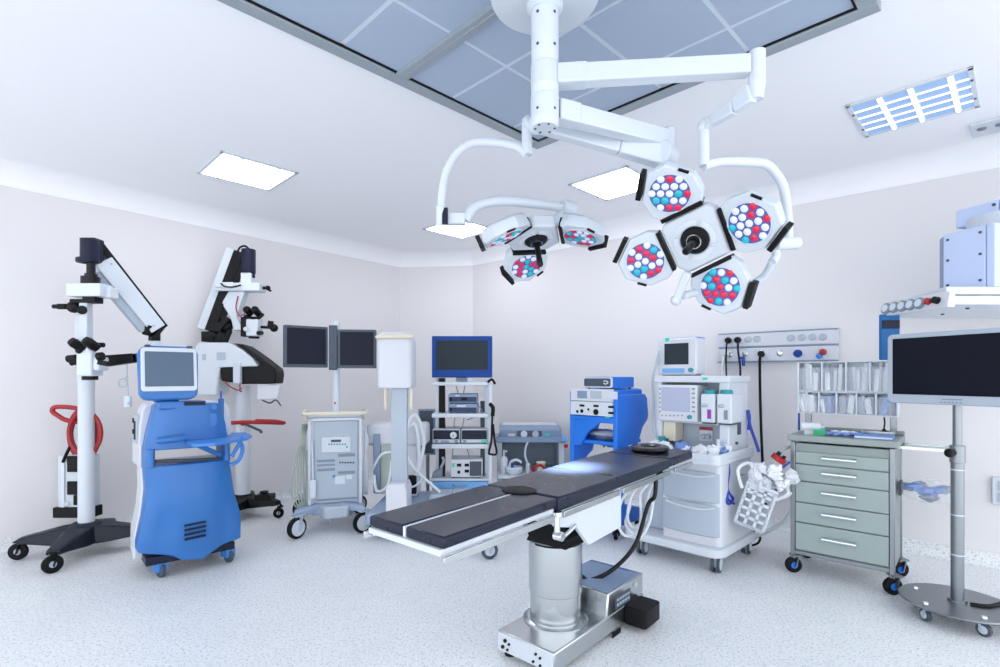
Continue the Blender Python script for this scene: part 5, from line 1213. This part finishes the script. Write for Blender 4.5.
for i, (a, b, z0, z1) in enumerate(pk):
    n = 7
    for k in range(n):
        h = (z1-z0)*rnd.uniform(.6, .97); w = rnd.uniform(.02, .038); lean = rnd.uniform(-.25, .25) if i > 3 else rnd.uniform(-.08, .08)
        cx_ = a+w*.6+(b-a-w*1.2)*(k+.5)/n; y = ry+.012+.0105*((k*3) % 7)
        M = r_.M @ Matrix.Translation((cx_, y, z0+.002+abs(lean)*w*.5)) @ Matrix.Rotation(lean, 4, 'Y')
        mb = MB(); bow = rnd.uniform(.002, .007); R = []
        for u in range(4): R.append([V(-w/2+rnd.uniform(-.002, .002), 0, h*u/3), V(0, -bow-.002, h*u/3), V(w/2+rnd.uniform(-.002, .002), 0, h*u/3), V(0, bow*.5+.002, h*u/3)])
        mb.rings(R); o = mb.build('sterile_packet', rnd.choice([packm, packm, packg, packg, packb] if i > 3 else [packm, packm, packm, packm, packm, packg]), None, 0, False); o.matrix_world = M
        tag(o, 'clear sterile packet in the rack, '+NM[i], 'packet', 'sterile packets in the rack, '+NM[i])
def top_thing(name, label, cat, px, py, y, az=0): return T(name, label, cat, t.M @ V(t.fx(px, py, y).x, y, ztop), -42.4+az)
g = top_thing('gauze_roll', 'white roll at the left end of the drawer cart top', 'roll', 812, 432, -.1, 20); mb = MB(); mb.cyl((-.07, 0, .05), (.05, 0, .05), .032, n=20); mb.rings([[V(-.05, -.03, 0), V(.04, -.03, 0), V(.04, .03, 0), V(-.05, .03, 0)], [V(-.05, -.02, .03), V(.04, -.02, .03), V(.04, .02, .03), V(-.05, .02, .03)]]); g.part('roll', mb, white2); mb = MB(); mb.cyl((.05, 0, .05), (.075, 0, .05), .02); g.part('core', mb, greyl)
g = top_thing('green_box', 'small green box at the front left of the drawer cart top', 'box', 819.5, 434, -.16, 8); mb = MB(); mb.bb(-.035, .035, -.02, .02, 0, .038); g.part('carton', mb, green, .002); mb = MB(); mb.bb(-.034, .034, -.019, .019, .036, .04); g.part('lid', mb, tealglow, .001)
g = top_thing('blue_folder', 'blue folder lying at the front right of the drawer cart top', 'folder', 873, 438, -.14, 2); mb = MB(); mb.bb(-.10, .11, -.05, .09, 0, .02); g.part('cover', mb, bluel, .002); mb = MB(); mb.bb(-.097, .107, -.052, .088, .004, .016); g.part('pages', mb, white2)
g = top_thing('steel_tray', 'shallow grey tray behind the blue folder on the drawer cart', 'tray', 883, 433, .07); mb = MB(); mb.bb(-.12, .06, -.05, .07, 0, .004)
for a, b, c, d in ((-.12, .06, -.05, -.046), (-.12, .06, .066, .07), (-.12, -.116, -.05, .07), (.056, .06, -.05, .07)): mb.bb(a, b, c, d, 0, .035)
g.part('tray', mb, steel, .001); mb = MB(); mb.bb(.06, .07, -.02, .04, .02, .03); g.part('handle', mb, steel)
for k in range(10):
    px = 829+k*3.2; blue = k % 3 == 0; mb = MB(); mb.lump((0, 0, .018), .035, (1.5, .7, .5), .5, 70+k, 8); o = mb.build('small_packet', packb if blue else packm, None, 0, False)
    yy = -.14+.05*(k % 3); o.location = t.M @ V(t.fx(px, 436, yy).x, yy, ztop); o.rotation_euler = (0, 0, k)
    tag(o, 'small blue packet on top of the drawer cart' if blue else 'small white packet on top of the drawer cart', 'packet', 'small blue packets on the drawer cart' if blue else 'small white packets on the drawer cart')
p = r_.M @ V(bx(884), ry+.0, zB2-zo-.01)
g = T('black_clip', 'black clip hanging from the rack above the grey tray', 'clip', p, -42.4); mb = MB(); mb.tube([(0, 0, 0), (.004, 0, -.04), (0, 0, -.08)], .005, 6); g.part('strap', mb, black); mb = MB(); mb.prism([(-.006, -.08), (.006, -.08), (.028, -.12), (-.028, -.12)], 'y', -.008, .008); g.part('clip_body', mb, black, .002)
a = t.fx(799, 425, yB+.02); g = T('blue_ruler', 'thin blue strip standing at the left post of the bin rack', 'strip', t.M @ V(a.x, yB+.02, ztop+.03), -42.4); mb = MB(); mb.bb(-.006, .006, -.006, .006, -.03, zB2-ztop-.03); g.part('strip', mb, bluef, .002); mb = MB(); mb.bb(-.012, -.006, -.008, .008, -.03, zB2-ztop-.02); g.part('sleeve', mb, white, .002)
# clear bag hung on the cart's side
q = t.sx(896, 494, X+.006)
g = T('clear_bag', 'clear plastic bag with blue contents hung on the right side of the drawer cart', 'bag', t.M @ V(X+.005, .0, q.z), -42.4)
mb = MB(); mb.lump((.135, 0, 0), .155, (1.05, .6, .56), .22, 3, 16); g.part('bag', mb, clearp, 0, smooth=False)
for k in range(7):
    rr = random.Random(k); mb = MB(); mb.lump((.05+.028*k, rr.uniform(-.05, -.01), rr.uniform(-.04, .04)), .055, (1.3, .7, .6), .5, 90+k, 8); g.part('content', mb, packb if k % 2 else packg, smooth=False)
mb = MB(); mb.bb(-.004, .012, -.05, .05, -.04, .05); g.part('hanger', mb, greyd, .002)

# ------------------------------------------------------------------ monitor on a rolling stand, right
t = T('monitor_stand', 'large grey-framed monitor on a steel pole with round rolling base, far right', 'monitor stand', (2.64, 3.03))
mb = MB(); mb.lathe([(0, .088), (.27, .088), (.275, .094), (.27, .10), (0, .10)], n=56); b_ = t.part('base', mb, steeld)
mb = MB()
for k in range(5): a = math.radians(-100+72*k); mb.lathe([(0, 0), (.016, 0), (.014, .008), (0, .01)], (.21*math.cos(a), .21*math.sin(a), .10), n=12)
t.part('bolt', mb, chrome, parent=b_)
for k in range(5): a = math.radians(-100+72*k); caster(t, .21*math.cos(a), .21*math.sin(a), .036, 'grey', 40*k+20, .022, .09)
mb = MB(); mb.cyl((0, 0, .1), (0, 0, .96), .031, n=28); mb.cyl((0, 0, .95), (0, 0, 1.5), .022, n=24); mb.cyl((0, 0, .1), (0, 0, .115), .045); pole = t.part('pole', mb, steeld)
mb = MB()
for z in (.86, .60, .37): mb.cyl((0, 0, z-.003), (0, 0, z+.003), .0317, n=28)
t.part('seam_ring', mb, white, parent=pole)
mb = MB(); mb.cyl((0, 0, .90), (0, 0, 1.0), .036, n=24); t.part('collar', mb, steeld, .002, parent=pole)
zk = t.fx(949, 453, -.02).z
mb = MB(); mb.cyl((-.03, -.01, zk), (-.06, -.02, zk), .016); mb.ball((-.068, -.022, zk), .026, (.8, 1, 1)); t.part('clamp_knob', mb, black)
mb = MB(); mb.tube([(.03, -.05, .105), (.1, -.08, .107), (.2, -.05, .107), (.29, -.02, .108), (.36, .0, .02), (.6, -.05, .012)], .011, 8); t.part('power_lead', mb, black)
MM = Matrix.Translation((-.047, -.018, 0)) @ Matrix.Rotation(math.radians(-69), 4, 'Z')
# frame traced on its own plane
def mplane(px, py):
    o = MM.inverted() @ t.w(V(0, 0, H)); d = (MM.inverted().to_3x3() @ (t.I.to_3x3() @ V((px-CX)/F, 1, (HY-py)/F))); return o+d*(-o.y/d.y)
a = mplane(887, 370); z1 = mplane(887, 335).z; z0 = mplane(890, 402.5).z
zc_ = (z0+z1)/2; hh = z1-z0; hw = min(.40, -a.x)
mb = MB(); mb.prism(rrect(0, zc_, 2*hw, hh, .03), 'y', 0, .07).xf(MM); mon = t.part('monitor', mb, greyl, .008)
mb = MB(); q0, q1 = mplane(894.5, 340), mplane(894.5, 394); mb.bb(-hw+.035, hw-.035, -.004, .003, z0+.055, z1-.028).xf(MM); t.part('screen', mb, scrb, .002, parent=mon)
mb = MB()
for k in range(6): mb.bb(-.06+k*.02, -.05+k*.02, -.003, .002, z0+.012, z0+.018)
mb.bb(-.05, .05, -.003, .002, z0+.03, z0+.036); mb.xf(MM); t.part('button', mb, greym, parent=mon)
mb = MB(); mb.bb(-.1, .1, .065, .10, zc_-.1, zc_+.1).xf(MM); mb.cyl((0, 0, zc_-.05), (0, 0, zc_+.05), .03); t.part('mount_plate', mb, greyd, .004)

# ------------------------------------------------------------------ ceiling pendant, far right
az = math.degrees(math.atan2(.97, -.22))-90
o0 = W(943, 294, 3.35)
t = T('ceiling_pendant', 'pale blue ceiling supply pendant with gauge rail, at the right edge', 'pendant', o0, az)
zt_ = W(943, 235, 3.35).z-o0.z
mb = MB(); mb.bb(0, .5, -.24, 0, 0, zt_); body = t.part('body', mb, pendb, .006)
mb = MB(); mb.bb(.0, .5, -.29, -.245, 0, zt_+.0); t.part('body', mb, pendb, .006)
mb = MB(); mb.rings([[V(.0, 0, z), V(.5, 0, z), V(.5, .06, z), V(.05, .06, z)] for z in (.0, zt_-.01)]); t.part('end_cover', mb, gbl, .004, parent=body)
mb = MB()
for y in (-.03, -.215):
    for z in (.05, zt_*.55, zt_-.04): mb.cyl((.002, y, z), (-.006, y, z), .008, n=10)
t.part('screw', mb, greyd, parent=body)
u0, u1 = t.W(962, 228, 3.3).z, t.W(962, 206, 3.3).z
mb = MB(); mb.cyl((.25, -.2, zt_-.01), (.25, -.2, u0+.05), .2, n=36); t.part('swivel', mb, offw)
mb = MB(); mb.bb(.13, .47, -.22, .02, u0+.02, u1); hb = t.part('head_box', mb, pendb, .01)
mb = MB(); mb.bb(.13, .47, -.28, -.225, u0+.02, u1); t.part('head_box', mb, pendb, .01)
mb = MB()
for z in (u0+.045, u1-.03): mb.cyl((.132, -.2, z), (.122, -.2, z), .009, n=10)
t.part('screw', mb, greyd, parent=hb)
mb = MB(); mb.bb(.4, .72, -.2, .0, u0+.03, u1-.01); mb.cyl((.64, -.1, u1-.02), (.64, -.1, ZC-o0.z-.002), .08, n=30); mb.lathe([(.02, 0), (.15, 0), (.15, -.04), (.1, -.08), (.02, -.08)], (.64, -.1, ZC-o0.z-.003)); t.part('drop_column', mb, white)
zs0 = t.W(950, 304, 3.25).z
mb = MB(); zs0 = W(950, 305, 3.07).z-o0.z; shp = [t.w(V(x, y, 0)) for x, y in ((2.60, 3.06), (3.75, 3.06), (3.75, 3.80), (2.80, 3.80))]; mb.prism([(q.x, q.y) for q in shp], 'z', zs0, zs0+.055); mb.prism([(q.x, q.y) for q in shp], 'z', zs0+.06, -.001); sh = t.part('deck', mb, white, .006)
mb = MB()
for x, y in ((2.85, 3.2), (3.1, 3.2), (2.95, 3.5), (3.3, 3.2)): q = t.w(V(x, y, 0)); mb.cyl((q.x, q.y, zs0+.002), (q.x, q.y, zs0-.008), .01, n=10)
t.part('bolt', mb, greyd, parent=sh)
rp = T('gauge_rail', 'long white rail with five round gauges and a red knob beside the pendant', 'gauge rail', W(942, 303, 3.0), 0)
a, b = rp.W(941, 300, 3.06), rp.W(881.5, 310, 3.5)
b.z = a.z; L = (b-a).length; d = (b-a).normalized(); nrm = V(d.y, -d.x, 0)
if (rp.M.to_3x3() @ nrm).dot(V(0, 0, 0)-W(910, 305, 3.2)) < 0: nrm = -nrm
hR = .046
mb = MB(); mb.rings([[p-nrm*.05+V(0, 0, -hR), p+nrm*.0+V(0, 0, -hR), p+nrm*-.015+V(0, 0, hR), p-nrm*.05+V(0, 0, hR)] for p in (a-d*.04, b)]); rl = rp.part('rail', mb, white2, .004)
fn = (nrm+V(0, 0, .21)).normalized()
for k in range(5):
    p = a+d*(L*(.92-.145*k)); mb = MB(); mb.lathe([(.0, 0), (.036, 0), (.036, .016), (.03, .02), (.0, .02)], p-nrm*.012, d=fn, n=24); g_ = rp.part('gauge', mb, greym); mb = MB(); mb.lathe([(0, .019), (.024, .019), (.024, .022), (0, .022)], p-nrm*.012, d=fn, n=20); rp.part('gauge_face', mb, white, parent=g_)
for f, m, nm in ((.185, red, 'red_knob'), (.07, black, 'black_knob')):
    p = a+d*(L*f); mb = MB(); mb.lathe([(.0, 0), (.022, 0), (.02, .03), (.0, .034)], p-nrm*.012, d=fn, n=18); rp.part(nm, mb, m)
mb = MB(); mb.beam(a+d*.06, a+d*.08+V(.12, .02, -.0), .04, .04); rp.part('rail_arm', mb, white, .004)
bl = T('blue_bag', 'flat blue bag hanging from the far end of the gauge rail', 'bag', W(890, 318, 3.47))
p0, p1 = bl.W(880.5, 317.5, 3.47), bl.W(899.5, 319, 3.45); zb3 = bl.W(881, 360, 3.47).z
mb = MB(); mb.rings([[V(p0.x+dx, y, z) for dx, y in ((0, -.006), (p1.x-p0.x, -.026), (p1.x-p0.x, .014), (0, .018))] for z in (zb3, zb3*.5, p0.z-.005, p0.z+.02)]); bl.part('bag', mb, mat('blue_fabric', '#0f5f9c', .6, bump=.2, bscale=25), .006)
mb = MB(); mb.rings([[V(p0.x+.004+dx, y, z) for dx, y in ((0, -.010), (p1.x-p0.x-.008, -.03), (p1.x-p0.x-.008, -.02), (0, -.004))] for z in (p0.z-.075, p0.z-.02)]); bl.part('top_band', mb, navy, .002)

# ------------------------------------------------------------------ light, world, camera
def area(name, loc, size, power, col, rot=(0, 0, 0), spread=180):
    l = bpy.data.lights.new(name, 'AREA'); l.energy = power; l.size = size; l.color = col; l.spread = math.radians(spread)
    o = bpy.data.objects.new(name, l); C.objects.link(o); o.location = loc; o.rotation_euler = rot; return o
for tt, e, aim in ((LR, 20, None), (LL, 3000, V(.40, 2.97, .9))):
    l = bpy.data.lights.new('lamp_beam', 'SPOT'); l.energy = e; l.spot_size = math.radians(30 if aim is None else 21); l.spot_blend = .9; l.shadow_soft_size = .22 if aim is None else .08; l.color = (1, .96, .9)
    o = bpy.data.objects.new('lamp_beam', l); C.objects.link(o); o.parent = tt.o; o.location = (0, 0, .17); o.rotation_euler = (PI, 0, 0) if aim is None else (tt.w(aim)-V(0, 0, .17)).to_track_quat('-Z', 'Y').to_euler()
w = bpy.data.worlds.new('World'); bpy.context.scene.world = w; w.use_nodes = True
bg = w.node_tree.nodes['Background']; bg.inputs['Color'].default_value = (.915, .945, 1, 1); bg.inputs['Strength'].default_value = 2.3
cam = bpy.data.cameras.new('camera'); co = bpy.data.objects.new('camera', cam); C.objects.link(co)
co.location = (0, 0, H); co.rotation_euler = (PI/2, 0, 0); cam.sensor_width = 36; cam.lens = 36*F/1000; cam.shift_y = (HY-333.5)/1000; cam.clip_start = .02
sc = bpy.context.scene; sc.camera = co
sc.view_settings.view_transform = 'Standard'; sc.view_settings.look = 'None'; sc.view_settings.exposure = 0.2; sc.view_settings.gamma = 1
sc.view_settings.use_curve_mapping = False
sc.cycles.max_bounces = 8; sc.cycles.diffuse_bounces = 6; sc.cycles.transparent_max_bounces = 12
